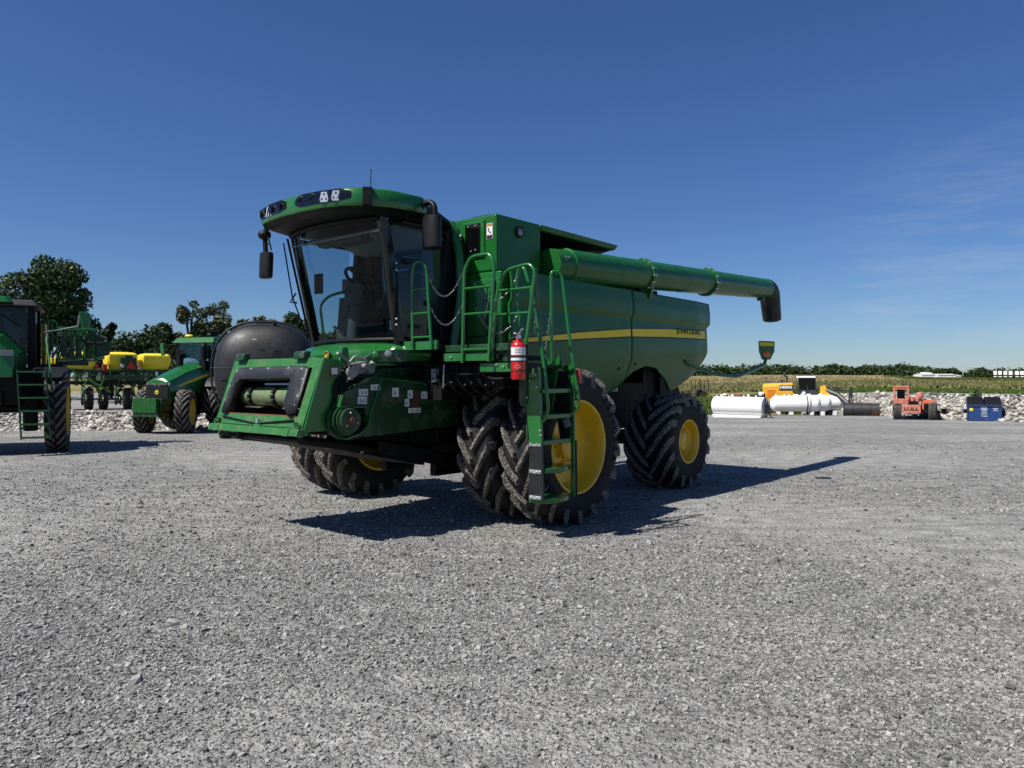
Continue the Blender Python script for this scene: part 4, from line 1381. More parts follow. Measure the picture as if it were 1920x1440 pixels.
def gravel_material():
    m = bpy.data.materials.new('gravel')
    MAT['gravel'] = m
    m.use_nodes = True
    n, l = m.node_tree.nodes, m.node_tree.links
    b = n['Principled BSDF']
    b.inputs['Roughness'].default_value = .9
    b.inputs['Specular IOR Level'].default_value = .25
    t = n.new('ShaderNodeTexCoord')

    def ramp(src, stops):
        r = n.new('ShaderNodeValToRGB')
        e = r.color_ramp.elements
        while len(e) < len(stops): e.new(.5)
        for i, (p, c) in enumerate(stops):
            e[i].position = p
            e[i].color = (*c, 1) if isinstance(c, tuple) else (c, c, c, 1)
        l.new(src, r.inputs['Fac'])
        return r.outputs['Color']

    def mix(fac, a, c, typ='MIX'):
        x = n.new('ShaderNodeMixRGB')
        x.blend_type = typ
        for s_, v in ((x.inputs['Fac'], fac), (x.inputs['Color1'], a), (x.inputs['Color2'], c)):
            if hasattr(v, 'links'): l.new(v, s_)
            else: s_.default_value = v if isinstance(v, (int, float)) else (*v, 1)
        return x.outputs['Color']

    v1 = n.new('ShaderNodeTexVoronoi'); v1.inputs['Scale'].default_value = 58
    v2 = n.new('ShaderNodeTexVoronoi'); v2.inputs['Scale'].default_value = 24
    wv = n.new('ShaderNodeTexNoise'); wv.inputs['Scale'].default_value = 30; wv.inputs['Detail'].default_value = 3
    l.new(t.outputs['Object'], wv.inputs['Vector'])
    ad = n.new('ShaderNodeVectorMath'); ad.operation = 'MULTIPLY_ADD'
    l.new(wv.outputs['Color'], ad.inputs[0]); ad.inputs[1].default_value = (.02, .02, .02); l.new(t.outputs['Object'], ad.inputs[2])
    for v in (v1, v2): l.new(ad.outputs[0], v.inputs['Vector'])
    g1 = n.new('ShaderNodeSeparateColor'); l.new(v1.outputs['Color'], g1.inputs[0])
    g2 = n.new('ShaderNodeSeparateColor'); l.new(v2.outputs['Color'], g2.inputs[0])
    c1 = ramp(g1.outputs[0], [(0, (0.1122, 0.1110, 0.1038)), (.45, (0.2077, 0.2067, 0.1940)), (.8, (0.2950, 0.2928, 0.2767)), (1, (0.4820, 0.4781, 0.4511))])
    c2 = ramp(g2.outputs[0], [(0, (0.1454, 0.1451, 0.1362)), (.6, (0.2327, 0.2305, 0.2170)), (1, (0.3780, 0.3757, 0.3533))])
    col = mix(.4, c1, c2)
    big = n.new('ShaderNodeTexNoise'); big.inputs['Scale'].default_value = .22; big.inputs['Detail'].default_value = 6; big.inputs['Roughness'].default_value = .62
    mp = n.new('ShaderNodeMapping'); mp.inputs['Scale'].default_value = (.55, 1.6, 1); mp.inputs['Rotation'].default_value = (0, 0, R(14))
    l.new(t.outputs['Object'], mp.inputs['Vector']); l.new(mp.outputs['Vector'], big.inputs['Vector'])
    dust = ramp(big.outputs['Fac'], [(.46, 0.0), (.72, .75)])
    col = mix(dust, col, (0.3490, 0.3414, 0.3149))
    # compacted, dusty wheel lanes
    def mth(op, *a):
        x = n.new('ShaderNodeMath'); x.operation = op
        for i, v in enumerate(a):
            if hasattr(v, 'links'): l.new(v, x.inputs[i])
            else: x.inputs[i].default_value = v
        return x.outputs[0]
    sp = n.new('ShaderNodeSeparateXYZ'); l.new(t.outputs['Object'], sp.inputs[0])
    X, Y = sp.outputs[0], sp.outputs[1]
    lin = lambda a, c, ph: mth('ADD', mth('ADD', mth('MULTIPLY', X, a), mth('MULTIPLY', Y, c)), ph)
    s1_ = mth('SINE', lin(.33, .62, mth('MULTIPLY', mth('SINE', mth('MULTIPLY', X, .21)), 1.2)))
    s2_ = mth('SINE', lin(-.5, .37, mth('MULTIPLY', mth('SINE', mth('MULTIPLY', Y, .27)), 1.1)))
    lane = mth('ADD', s1_, mth('MULTIPLY', s2_, .8))
    rag = n.new('ShaderNodeTexNoise'); rag.inputs['Scale'].default_value = 1.6; rag.inputs['Detail'].default_value = 9; rag.inputs['Roughness'].default_value = .7
    l.new(t.outputs['Object'], rag.inputs['Vector'])
    lane = mth('ADD', lane, mth('MULTIPLY', mth('SUBTRACT', rag.outputs['Fac'], .5), 2.4))
    lane = n_ = mth('MULTIPLY', mth('SUBTRACT', lane, .35), .75)
    cl = n.new('ShaderNodeClamp'); l.new(lane, cl.inputs[0]); cl.inputs['Max'].default_value = .7
    col = mix(cl.outputs[0], col, (0.3323, 0.3287, 0.3064))
    dk = n.new('ShaderNodeTexNoise'); dk.inputs['Scale'].default_value = .5; dk.inputs['Detail'].default_value = 5
    l.new(t.outputs['Object'], dk.inputs['Vector'])
    dark = ramp(dk.outputs['Fac'], [(.52, 0.0), (.75, .35)])
    col = mix(dark, col, (0.1662, 0.1707, 0.1660))
    md = n.new('ShaderNodeTexNoise'); md.inputs['Scale'].default_value = 2.6; md.inputs['Detail'].default_value = 10; md.inputs['Roughness'].default_value = .75
    mp2 = n.new('ShaderNodeMapping'); mp2.inputs['Scale'].default_value = (.8, 1.6, 1)
    l.new(t.outputs['Object'], mp2.inputs['Vector']); l.new(mp2.outputs['Vector'], md.inputs['Vector'])
    col = mix(.85, col, ramp(md.outputs['Fac'], [(.36, .28), (.5, .5), (.66, .78)]), 'OVERLAY')
    l.new(col, b.inputs['Base Color'])
    # relief: rounded cells of two sizes
    h = n.new('ShaderNodeMath'); h.operation = 'MULTIPLY_ADD'
    l.new(v1.outputs['Distance'], h.inputs[0]); h.inputs[1].default_value = -.5; l.new(v2.outputs['Distance'], h.inputs[2])
    h2 = n.new('ShaderNodeMath'); h2.operation = 'MULTIPLY'; l.new(h.outputs[0], h2.inputs[0]); h2.inputs[1].default_value = -1.0
    fn = n.new('ShaderNodeTexNoise'); fn.inputs['Scale'].default_value = 9; fn.inputs['Detail'].default_value = 8; fn.inputs['Roughness'].default_value = .75
    l.new(t.outputs['Object'], fn.inputs['Vector'])
    h3 = n.new('ShaderNodeMath'); h3.operation = 'MULTIPLY_ADD'; l.new(fn.outputs['Fac'], h3.inputs[0]); h3.inputs[1].default_value = 1.1; l.new(h2.outputs[0], h3.inputs[2])
    bp = n.new('ShaderNodeBump'); bp.inputs['Strength'].default_value = 1.0; bp.inputs['Distance'].default_value = .035
    l.new(h3.outputs[0], bp.inputs['Height'])
    l.new(bp.outputs['Normal'], b.inputs['Normal'])


gravel_material()


def field_material():
    m = bpy.data.materials.new('field')
    MAT['field'] = m
    m.use_nodes = True
    n, l = m.node_tree.nodes, m.node_tree.links
    b = n['Principled BSDF']
    b.inputs['Roughness'].default_value = .95
    b.inputs['Specular IOR Level'].default_value = .1
    t = n.new('ShaderNodeTexCoord')
    nz = n.new('ShaderNodeTexNoise'); nz.inputs['Scale'].default_value = .09; nz.inputs['Detail'].default_value = 7; nz.inputs['Roughness'].default_value = .6
    mp = n.new('ShaderNodeMapping'); mp.inputs['Scale'].default_value = (.35, 1.5, 1)
    l.new(t.outputs['Object'], mp.inputs['Vector']); l.new(mp.outputs['Vector'], nz.inputs['Vector'])
    r = n.new('ShaderNodeValToRGB')
    e = r.color_ramp.elements
    e[0].position, e[1].position = .40, .60
    e[0].color = (.105, .112, .038, 1)
    e[1].color = (.27, .218, .105, 1)
    l.new(nz.outputs['Fac'], r.inputs['Fac'])
    n2 = n.new('ShaderNodeTexNoise'); n2.inputs['Scale'].default_value = 1.2; n2.inputs['Detail'].default_value = 6
    l.new(t.outputs['Object'], n2.inputs['Vector'])
    mx_ = n.new('ShaderNodeMixRGB'); mx_.blend_type = 'OVERLAY'; mx_.inputs['Fac'].default_value = .6
    l.new(r.outputs['Color'], mx_.inputs['Color1']); l.new(n2.outputs['Fac'], mx_.inputs['Color2'])
    l.new(mx_.outputs['Color'], b.inputs['Base Color'])
    bp = n.new('ShaderNodeBump'); bp.inputs['Strength'].default_value = .8; bp.inputs['Distance'].default_value = .3
    l.new(n2.outputs['Fac'], bp.inputs['Height']); l.new(bp.outputs['Normal'], b.inputs['Normal'])


field_material()

# ---- yard
m = MB()
XS, YS = 70, 56
m.grid(lambda u, v: ((u - .5) * 320, -70 + 160 * v, gz((u - .5) * 320, -70 + 160 * v)), XS, YS)
yard = m.obj('gravel_yard', 'gravel', smooth=180)
yard['kind'] = 'structure'

# ---- loose crushed stone on the near part of the yard
nr = np.random.default_rng(5)


def rot_z(n):
    a = nr.uniform(0, 2 * np.pi, n)
    M = np.zeros((n, 3, 3))
    M[:, 0, 0] = np.cos(a); M[:, 0, 1] = -np.sin(a); M[:, 1, 0] = np.sin(a); M[:, 1, 1] = np.cos(a); M[:, 2, 2] = 1
    tl = nr.normal(0, .35, n)
    T = np.zeros((n, 3, 3))
    T[:, 0, 0] = np.cos(tl); T[:, 0, 2] = np.sin(tl); T[:, 2, 0] = -np.sin(tl); T[:, 2, 2] = np.cos(tl); T[:, 1, 1] = 1
    return M @ T


def lane_np(x, y):
    return np.sin(.62 * y + .33 * x + 1.2 * np.sin(.21 * x)) + .8 * np.sin(.37 * y - .5 * x + 1.1 * np.sin(.27 * y))


def scatter(n, y0, y1, k, rmin, rmean):
    y = np.sqrt(nr.uniform(y0 * y0, y1 * y1, n))
    x = nr.uniform(-k, k, n) * y + nr.normal(0, .3, n)
    r = np.clip(nr.lognormal(math.log(rmean), .42, n), rmin, rmean * 3.2)
    f = lane_np(x, y)
    keep = nr.uniform(0, 1, n) > .72 * np.clip((f - .35) / 1.0, 0, 1)
    fade = (y - (y1 - .5 * (y1 - y0))) / (.5 * (y1 - y0))
    keep &= nr.uniform(0, 1, n) > np.clip(fade, 0, 1)
    return x[keep], y[keep], r[keep]


CUBE = np.array([(-1, -1, -1), (1, -1, -1), (1, 1, -1), (-1, 1, -1), (-1, -1, 1), (1, -1, 1), (1, 1, 1), (-1, 1, 1)], float)
CF = np.array([(3, 2, 1, 0), (4, 5, 6, 7), (0, 1, 5, 4), (1, 2, 6, 5), (2, 3, 7, 6), (3, 0, 4, 7)])


def stones(name, parts, m_):
    VV, FF, o = [], [], 0
    for x, y, r in parts:
        n = len(x)
        J = CUBE[None] * nr.uniform(.45, 1.05, (n, 8, 3)) * nr.uniform(.7, 1.25, (n, 1, 3)) * np.array([1, .85, .62])
        P = np.einsum('nij,nkj->nki', rot_z(n), J) * r[:, None, None]
        t = np.clip(y - 18, 0, 57)
        P[:, :, 0] += x[:, None]; P[:, :, 1] += y[:, None]; P[:, :, 2] += (-.027 * (np.sqrt(t * t + 9) - 3) + r * .22)[:, None]
        VV.append(P.reshape(-1, 3)); FF.append((CF[None] + (np.arange(n) * 8)[:, None, None] + o).reshape(-1, 4)); o += n * 8
    ob = np_obj(name, np.concatenate(VV), np.concatenate(FF), m_)
    ob['kind'] = 'stuff'
    return ob


gs = stones('loose_gravel', [scatter(70000, 2.6, 5.4, .80, .003, .0066), scatter(66000, 4.6, 9.0, .78, .0035, .0075), scatter(34000, 6.5, 16, .75, .005, .0100), scatter(12000, 10, 30, .72, .006, .012), scatter(600, 3, 12, .76, .012, .015)], 'stone')

# two single stones lying on the gravel
ICO = None


def ico_rock(seed, sc=(1, .8, .6), jit=.22):
    import bmesh
    bm = bmesh.new()
    bmesh.ops.create_icosphere(bm, subdivisions=1 if jit < .3 else 2, radius=1)
    q = random.Random(seed)
    for v in bm.verts:
        k = 1 + q.uniform(-jit, jit)
        v.co = Vector((v.co.x * sc[0] * k, v.co.y * sc[1] * k, v.co.z * sc[2] * k))
    me = bpy.data.meshes.new('rock')
    bm.to_mesh(me)
    bm.free()
    return me


st = data_obj('stone', ico_rock(3, (.055, .035, .034)), 'rock', None, (-2.49, 5.46, .018), (.1, .25, .6))
tag(st, 'single flat pale stone with a dark shadow, alone on the gravel at lower left', 'stone')
st2 = data_obj('stone', ico_rock(8, (.17, .10, .02)), 'charcoal', None, (5.66, 13.6, .012), (0, 0, .2))
tag(st2, 'flat dark scrap lying on the gravel right of the combine shadow', 'debris')

# ---- rock banks
ROCKS = [ico_rock(20 + i, (1, q[0], q[1]), .24) for i, q in enumerate(((.8, .6), (.7, .75), (.9, .55), (.6, .6), (.85, .8), (.75, .5)))]
for r_ in ROCKS: r_.materials.append(MAT['rock'])


def bank(name, base, off, z1, nrock, nbig, size, seed, zfun=gz):
    """Sloping bank along a base line with riprap: the largest rocks singly, the rest as one mass."""
    q = random.Random(seed)
    bs = [Vector((x, y, 0)) for x, y in base]
    seg = [(bs[i + 1] - bs[i]).length for i in range(len(bs) - 1)]

    def at(s):
        s *= sum(seg)
        for i, d_ in enumerate(seg):
            if s <= d_: return bs[i].lerp(bs[i + 1], s / d_)
            s -= d_
        return bs[-1].copy()

    def surf(u, v):
        p = at(u)
        z0 = zfun(p.x, p.y)
        z_ = z1(p) if callable(z1) else z1
        if v > 1: return Vector((p.x + off[0] * (1 + (v - 1) * 6), p.y + off[1] * (1 + (v - 1) * 6), z_ - .06 - .3 * (v - 1)))
        return Vector((p.x + off[0] * v, p.y + off[1] * v, z0 - .06 + (z_ - z0) * v ** 1.15))
    m = MB()
    m.grid(lambda u, v: surf(u, v * 1.3), 30, 8)
    ob = m.obj(name, 'gravel', smooth=180)
    ob['kind'] = 'structure'
    V, F, o = [], [], 0
    pos = []
    for i in range(nrock):
        u, v = q.random(), q.random() ** .9
        pos.append((u, v, size * math.exp(q.gauss(0, .35))))
    pos.sort(key=lambda p: -p[2] / (surf(p[0], p[1]).y))
    for i, (u, v, s) in enumerate(pos):
        p = surf(u, v)
        me = ROCKS[i % 6]
        rot = (q.uniform(-.6, .6), q.uniform(-.6, .6), q.uniform(0, 6.28))
        if i < nbig:
            r_ = data_obj('rock', me, None, ob, (p.x, p.y, p.z + s * .35), rot)
            r_.scale = (s, s, s)
        else:
            M = Matrix.LocRotScale(Vector((p.x, p.y, p.z + s * .3)), Matrix.Rotation(rot[2], 3, 'Z') @ Matrix.Rotation(rot[0], 3, 'X'), Vector((s, s, s)))
            V.append(np.array([(M @ v_.co)[:] for v_ in me.vertices]))
            F.append(np.array([p_.vertices[:] for p_ in me.polygons]) + o)
            o += len(me.vertices)
    so = np_obj('rocks', np.concatenate(V), np.concatenate(F), 'rock', ob)
    so['kind'] = 'stuff'
    return ob


bank('rock_bank', [(62, 22), (40, 34.5), (28.1, 41.9), (25.6, 49.5), (28.9, 58.0), (28.3, 60.5), (25.5, 63.5)], (2.6, 3.7), lambda p: .86 if p.y < 56 else .86 - (p.y - 56) * .045, 8500, 300, .105, 4)
bank('rock_bank', [(-34, 26.0), (-26, 28.0), (-19, 29.6), (-13, 30.6), (-4, 31.5)], (-1.6, 4.8), .33, 5200, 300, .078, 9)

# raised pad behind the left bank
m = MB()
m.add([(-70, 29.5, .30), (-35.6, 30.4, .30), (-27.6, 32.4, .30), (-20.6, 34.0, .30), (-14.6, 35.0, .30), (-5.6, 35.9, .30), (4, 40, .10), (2, 78, .3), (-90, 78, .6)], [(0, 1, 2, 3, 4, 5, 6, 7, 8)])
pad = m.obj('gravel_pad', 'gravel', smooth=0)
pad['kind'] = 'structure'

# ---- field rising behind the yard
NEAR = [(-900, 80, .5), (0, 76, .5), (700, 76, -.2), (960, 74, -.6), (1200, 72, -.25), (1340, 69, 0.05), (1500, 68, .42), (1546, 67, .52), (1600, 65.5, .66), (1640, 64, .76), (1676, 61.5, .84), (1703, 54.5, .90), (1760, 51.0, .92), (1900, 46.5, .93), (2300, 41, .95), (2900, 36, 1.0)]
FAR = [(-900, 708), (700, 708), (1200, 707), (1300, 706), (1450, 704), (1660, 705), (1740, 708.5), (1900, 710), (2900, 710)]


def field_pt(px, v):
    """Terrain point: bearing px, v from 0 at the near edge, 1 at 200 m, beyond 1 to the far land."""
    d0 = interp([(a, b_) for a, b_, c in NEAR], px)
    z0 = interp([(a, c) for a, b_, c in NEAR], px)
    dl = 200.0
    zl = 1.8 + (712 - interp(FAR, px)) / 1400 * dl
    if v <= 1:
        d_ = d0 * (dl / d0) ** v
        w_ = (d_ - d0) / (dl - d0)
        z_ = z0 + (zl - z0) * (w_ ** .62)
    else:
        d_ = dl + (v - 1) * 1800
        z_ = zl + (v - 1) * 2.0
    return ((px - 960) / 1400 * d_, d_, z_)


m = MB()
m.grid(lambda a, c: field_pt(-900 + 3800 * (1 - a), c * 1.0), 90, 30)
m.grid(lambda a, c: field_pt(-900 + 3800 * (1 - a), 1 + c * .9), 60, 4)
fld = m.obj('field', 'field', smooth=180)
fld['kind'] = 'structure'
m = MB()       # banked edge between the yard and the field where no rock is laid
m.grid(lambda a, c: Vector(field_pt(-900 + 2430 * (1 - a), 0)).lerp(Vector((field_pt(-900 + 2430 * (1 - a), 0)[0] * .90, field_pt(-900 + 2430 * (1 - a), 0)[1] * .90, gz(0, 66) - .1)), c), 60, 4)
o = m.obj('grass_bank', 'bank_turf', smooth=180)
o['kind'] = 'structure'


def tufts(name, n, fn, h, w_, m_, lean=.35):
    """Grass or crop: three crossed blades at each of n ground points."""
    P = np.array([fn() for _ in range(n)])
    N = len(P)
    V = np.zeros((N, 9, 3)); hh = h * nr.uniform(.55, 1.35, (N, 3)); a = nr.uniform(0, np.pi, (N, 3))
    for k in range(3):
        dx, dy = np.cos(a[:, k]) * w_, np.sin(a[:, k]) * w_
        jx, jy = nr.normal(0, w_ * .8, N), nr.normal(0, w_ * .8, N)
        V[:, 3 * k] = P + np.stack([jx - dx, jy - dy, np.full(N, -.03)], 1)
        V[:, 3 * k + 1] = P + np.stack([jx + dx, jy + dy, np.full(N, -.03)], 1)
        V[:, 3 * k + 2] = P + np.stack([jx + nr.normal(0, lean * h, N), jy + nr.normal(0, lean * h, N), hh[:, k]], 1)
    F = (np.arange(N * 9).reshape(-1, 3))
    o_ = np_obj(name, V.reshape(-1, 3), F, m_)
    o_['kind'] = 'stuff'
    return o_


def fpt(p0, p1, v0, v1, pw=1.0):
    return lambda: field_pt(nr.uniform(p0, p1), v0 + (v1 - v0) * nr.uniform() ** pw)


def bank_pt():
    a = Vector(field_pt(nr.uniform(1240, 1530), 0))
    return tuple(a.lerp(Vector((a.x * .90, a.y * .90, gz(0, 66) - .1)), nr.uniform(0, 1)))


tag(tufts('mown_grass', 9000, fpt(1480, 2250, .0, .075), .09, .12, 'grass_green'), 'strip of short green grass along the top of the rock bank', 'grass')
tag(tufts('bank_grass', 5000, bank_pt, .30, .12, 'grass_green'), 'uneven green grass on the bank behind the white tanks', 'grass')
tag(tufts('tall_weeds', 9000, fpt(1270, 2250, .07, .34), .30, .16, 'straw_green'), 'greenish tall weeds on the lower slope of the field', 'weeds')
tag(tufts('dry_stubble', 22000, fpt(1270, 2250, .15, 1.0), .20, .24, 'straw'), 'tan dry stubble covering the rising field', 'stubble')
tag(tufts('green_weeds', 7000, fpt(1270, 2250, .08, .70), .22, .20, 'straw_green'), 'green weeds growing through the dry field', 'weeds')


def corn_pt():
    row = int(nr.integers(0, 36))
    px0 = 1700 + row * 14
    v = nr.uniform(.45, .80)
    return field_pt(px0 - (v - .45) * 120 + nr.normal(0, 1.0), v)


tag(tufts('crop_rows', 6000, corn_pt, .34, .16, 'corn', .15), 'rows of young green crop at the right of the field', 'crop')


# ---- trees
def leaves(centres, radii, n, size, flat=.8):
    """n leaf clumps on and inside the lobes given by centres and radii."""
    C_, R_ = np.array(centres), np.array(radii)
    pr = (R_[:, 0] * R_[:, 1]); pr = pr / pr.sum()
    k = nr.choice(len(C_), n, p=pr)
    dv = nr.normal(size=(n, 3)); dv /= np.linalg.norm(dv, axis=1)[:, None]
    rad = nr.uniform(.25, 1.0, n) ** .45
    P = C_[k] + dv * R_[k] * rad[:, None] + nr.normal(0, size * .5, (n, 3))
    u = nr.normal(size=(n, 3)); u /= np.linalg.norm(u, axis=1)[:, None]
    w_ = np.cross(u, nr.normal(size=(n, 3))); w_ /= np.linalg.norm(w_, axis=1)[:, None]
    s = size * nr.uniform(.5, 1.3, (n, 1))
    V = np.stack([P - u * s, P + w_ * s * .55, P + u * s, P - w_ * s * .55], 1)
    return V.reshape(-1, 3), np.arange(n * 4).reshape(-1, 4)


def tree(name, label, x, y, z0, h, cw, th, m_, n, size, lobes=9, seed=0, group=None, cat='tree', sparse=1.0, shape=None):
    q = random.Random(seed)
    T = thing(name, label, cat, (x, y, z0), 0, group)
    t = MB()
    r0 = max(.08, h * .022)
    t.tube([(0, 0, -.2), (q.uniform(-.1, .1), q.uniform(-.1, .1), h * .35), (q.uniform(-.25, .25), q.uniform(-.2, .2), h * .8)], r0, 8, r2=r0 * .25)
    cs, rs = [], []
    for i in range(lobes):
        a = q.uniform(0, 2 * math.pi)
        f_ = (i + .5) / lobes
        z = th + (h - th) * (.12 + .80 * f_)
        wv = cw * .5 * (shape(f_) if shape else (math.sin(math.pi * (.12 + .80 * f_)) ** .6))
        rr = wv * q.uniform(.42, .62) * sparse
        dd = wv * q.uniform(.35, .75)
        c = (dd * math.cos(a), dd * math.sin(a), z)
        cs.append(c)
        rs.append((rr, rr, rr * q.uniform(.6, .9)))
        t.tube([(0, 0, max(.3, th * .6 + (z - th) * .45)), (c[0] * .6, c[1] * .6, z - .15 * (h - th) * .5), c], r0 * .42, 5, r2=r0 * .1)
    t.obj('trunk', 'bark', T)
    V, F = leaves(cs, rs, n, size)
    np_obj('crown', V, F, m_, T)
    return T


LG = 'trees behind the left of the yard'
tree('tree', 'tallest broad dark green tree at the far left, behind the sprayer', -34.8, 56, .4, 11.1, 6.6, 2.2, 'leaf', 15750, 0.16, 16, 1, LG)
tree('tree', 'leafy tree cut off by the left edge of the picture', -41.5, 57, .4, 9.6, 5.0, 2.2, 'leaf', 6300, 0.16, 9, 2, LG)
cone = lambda f_: 1.0 - .72 * f_
tree('tree', 'pointed dark green tree just right of the mirror on the sprayer', -32.2, 60, .4, 6.4, 3.6, .6, 'leaf_dark', 6300, 0.16, 9, 3, LG, shape=cone)
tree('tree', 'rounded dark green tree above the middle yellow hopper', -30.2, 60.5, .4, 5.2, 3.4, .6, 'leaf_dark', 5460, 0.16, 8, 4, LG)
tree('tree', 'dark tree with a leaning top above the right yellow hopper', -29.4, 62, .4, 6.2, 4.0, .8, 'leaf_dark', 6300, 0.16, 9, 5, LG)
tree('tree', 'low round bushy tree left of the two airy trees', -27.3, 61, .4, 5.0, 3.6, .5, 'leaf', 5880, 0.16, 8, 6, LG)
tree('tree', 'airy thin pale green tree, left of a pair, trunk showing', -27.5, 64, .4, 8.6, 3.6, 2.6, 'leaf_pale', 3150, 0.13, 11, 7, LG, sparse=.75)
tree('tree', 'airy pale green tree, right of a pair, behind the tractor', -25.4, 64, .4, 8.4, 4.0, 2.6, 'leaf_pale', 3990, 0.13, 12, 8, LG, sparse=.8)
tree('tree', 'round dark tree directly behind the tractor cab', -25.2, 60, .4, 5.6, 3.8, .6, 'leaf_dark', 5880, 0.16, 8, 9, LG)
tree('tree', 'yellowish green tree over the left shoulder of the black tank', -22.8, 66, .4, 7.4, 5.0, .8, 'leaf_pale', 6300, 0.17, 10, 10, LG)
tree('tree', 'green tree peeking over the middle of the black tank', -20.2, 66, .4, 7.5, 4.0, .8, 'leaf', 5880, 0.17, 9, 11, LG)
tree('tree', 'dark tree between the black tank and the combine cab', -17.9, 62, .4, 7.3, 4.0, .8, 'leaf_dark', 5880, 0.17, 9, 12, LG)
tree('tree', 'green tree seen through the cab glass of the combine', -14.6, 64, .2, 6.4, 5.0, .8, 'leaf', 5250, 0.17, 9, 13, LG)
tree('shrub', 'dark leafy shrub behind the left yellow hopper', -27.4, 50, .35, 4.6, 5.2, .2, 'leaf_dark', 5040, 0.13, 8, 14, 'shrubs behind the planter', 'shrub')
tree('shrub', 'dark leafy shrub in the gap between two yellow hoppers', -24.4, 50.5, .35, 4.9, 5.2, .2, 'leaf_dark', 5040, 0.13, 8, 15, 'shrubs behind the planter', 'shrub')
tree('shrub', 'leafy shrub behind the front of the tractor hood', -21.6, 50, .35, 4.7, 5.0, .2, 'leaf_dark', 5040, 0.13, 8, 16, 'shrubs behind the planter', 'shrub')
tree('shrub', 'leafy shrub behind the tractor cab and white tank', -18.6, 50, .35, 4.4, 5.0, .2, 'leaf', 5040, 0.13, 8, 17, 'shrubs behind the planter', 'shrub')
tree('shrub', 'small green bush on the rock bank above the blue dumpster', 28.9, 46.4, .45, .75, .7, .05, 'leaf', 260, .08, 5, 18, None, 'shrub')


def wood(name, label, p0, p1, dist, topfn, n, m_, seed):
    q = random.Random(seed)
    cs, rs = [], []
    for i in range(n):
        px = q.uniform(p0, p1)
        d_ = dist + q.uniform(-8, 18)
        gx, gy, g0 = field_pt(px, 1 + (d_ - 200) / 1800)
        top = 1.8 + (712 - topfn(px)) / 1400 * d_ - .7 - 1.9 * q.random() ** 1.5 + (1.3 if q.random() < .14 else 0)
        rr = q.uniform(2.2, 3.6)
        for zc in (top - rr * .75, (top + g0) / 2 - .3, g0 + 1.2):
            cs.append((gx + q.uniform(-1, 1), gy + q.uniform(-1, 1), zc))
            rs.append((rr, rr, max(1.0, rr * .75)))
    V, F = leaves(cs, rs, n * 420, .55)
    o_ = np_obj(name, V, F, m_)
    o_['kind'] = 'stuff'
    return tag(o_, label, 'wood')


TOP = [(1290, 700), (1330, 694), (1400, 690), (1430, 693), (1470, 700), (1490, 697), (1520, 692), (1580, 687), (1630, 681), (1690, 684), (1735, 690), (1750, 697)]
wood('far_wood', 'dark green wood along the top of the field, left and centre', 1285, 1745, 238, lambda p: interp(TOP, p), 95, 'leaf_dark', 31)
wood('far_hedge', 'low dark tree line behind the white trailers at right', 1740, 1990, 262, lambda p: 697 + 3 * math.sin(p * .06) + (3 if p > 1850 else 0), 42, 'leaf_dark', 32)


# ================================================================== OTHER MACHINES
# ---- black tank trailer behind the combine
T = thing('tank_trailer', 'large black plastic tank on a trailer, between the tractor and the combine', 'tank', (-8.2, 25.2, gz(0, 25.2)), R(12))
m = MB()
n = 40
rings = []
for t_ in (-1.0, -.985, -.95, -.88, -.75, -.5, 0, .5, .75, .88, .95, .985, 1.0):
    k = (1 - abs(t_) ** 6) ** .5 if abs(t_) < 1 else .02
    rings.append([(1.62 * k * (abs(math.cos(a)) ** .75) * math.copysign(1, math.cos(a)), 1.75 * t_, 2.20 + 1.58 * k * (abs(math.sin(a)) ** .85) * math.copysign(1, math.sin(a)))
                  for a in [2 * math.pi * j / n for j in range(n)]])
m.loft(rings)
TK = m.obj('tank_shell', 'poly_black', T)
m = MB()
for y in (-1.2, -.4, .4, 1.2):
    m.tube([(1.63 * (abs(math.cos(a)) ** .75) * math.copysign(1, math.cos(a)), y, 2.20 + 1.59 * (abs(math.sin(a)) ** .85) * math.copysign(1, math.sin(a))) for a in [2 * math.pi * j / 40 for j in range(41)]], .035, 6)
m.tube([(-1.58, -1.55, 2.3), (-1.2, -1.775, 2.3), (1.2, -1.775, 2.3), (1.58, -1.55, 2.3)], .012, 6)
m.obj('hoop_rib', 'poly_black', TK)
m = MB(); m.cyl((-.1, -.6, 3.74), (-.1, -.6, 3.88), .24, n=20); m.cyl((.3, -1.1, 3.7), (.3, -1.1, 3.84), .05, n=10); m.obj('fill_lid', 'black', TK)
m = MB()
for i in range(14): m.box(.10, .28, -1.775, -1.762, 1.5 + .13 * i, 1.515 + .13 * i)
m.obj('gauge_marks', 'charcoal', TK)
m = MB(); m.box(-.32, -.18, -1.775, -1.764, 3.18, 3.21); m.obj('tank_label', 'label', TK)
m = MB()
for x in (-1.0, 1.0): m.box(x - .08, x + .08, -2.2, 2.2, .62, .78)
for y in (-1.5, 0, 1.5): m.box(-1.3, 1.3, y - .1, y + .1, .78, .95)
m.box(-.1, .1, -3.4, -1.8, .6, .74)
m.obj('trailer_frame', 'black', T, .01)
TS = dict(Rt=.5, w=.34, rr=.24, nl=16, dish=.10, lug_h=.02, lug_w=.02, rim='charcoal')
for x, sd in ((-1.3, -1), (1.3, 1)):
    for y in (-.55, .55):
        h = wheel('trailer_wheel', 'trailer', T, (x, y, .49), TS, 1)
        h.rotation_euler = (0, 0, R(-90) if sd > 0 else R(90))
m = MB(); m.cyl((-.9, -1.82, 1.2), (-.9, -1.70, 1.2), .07, n=14); m.obj('tail_reflector', 'orange_lens', T)

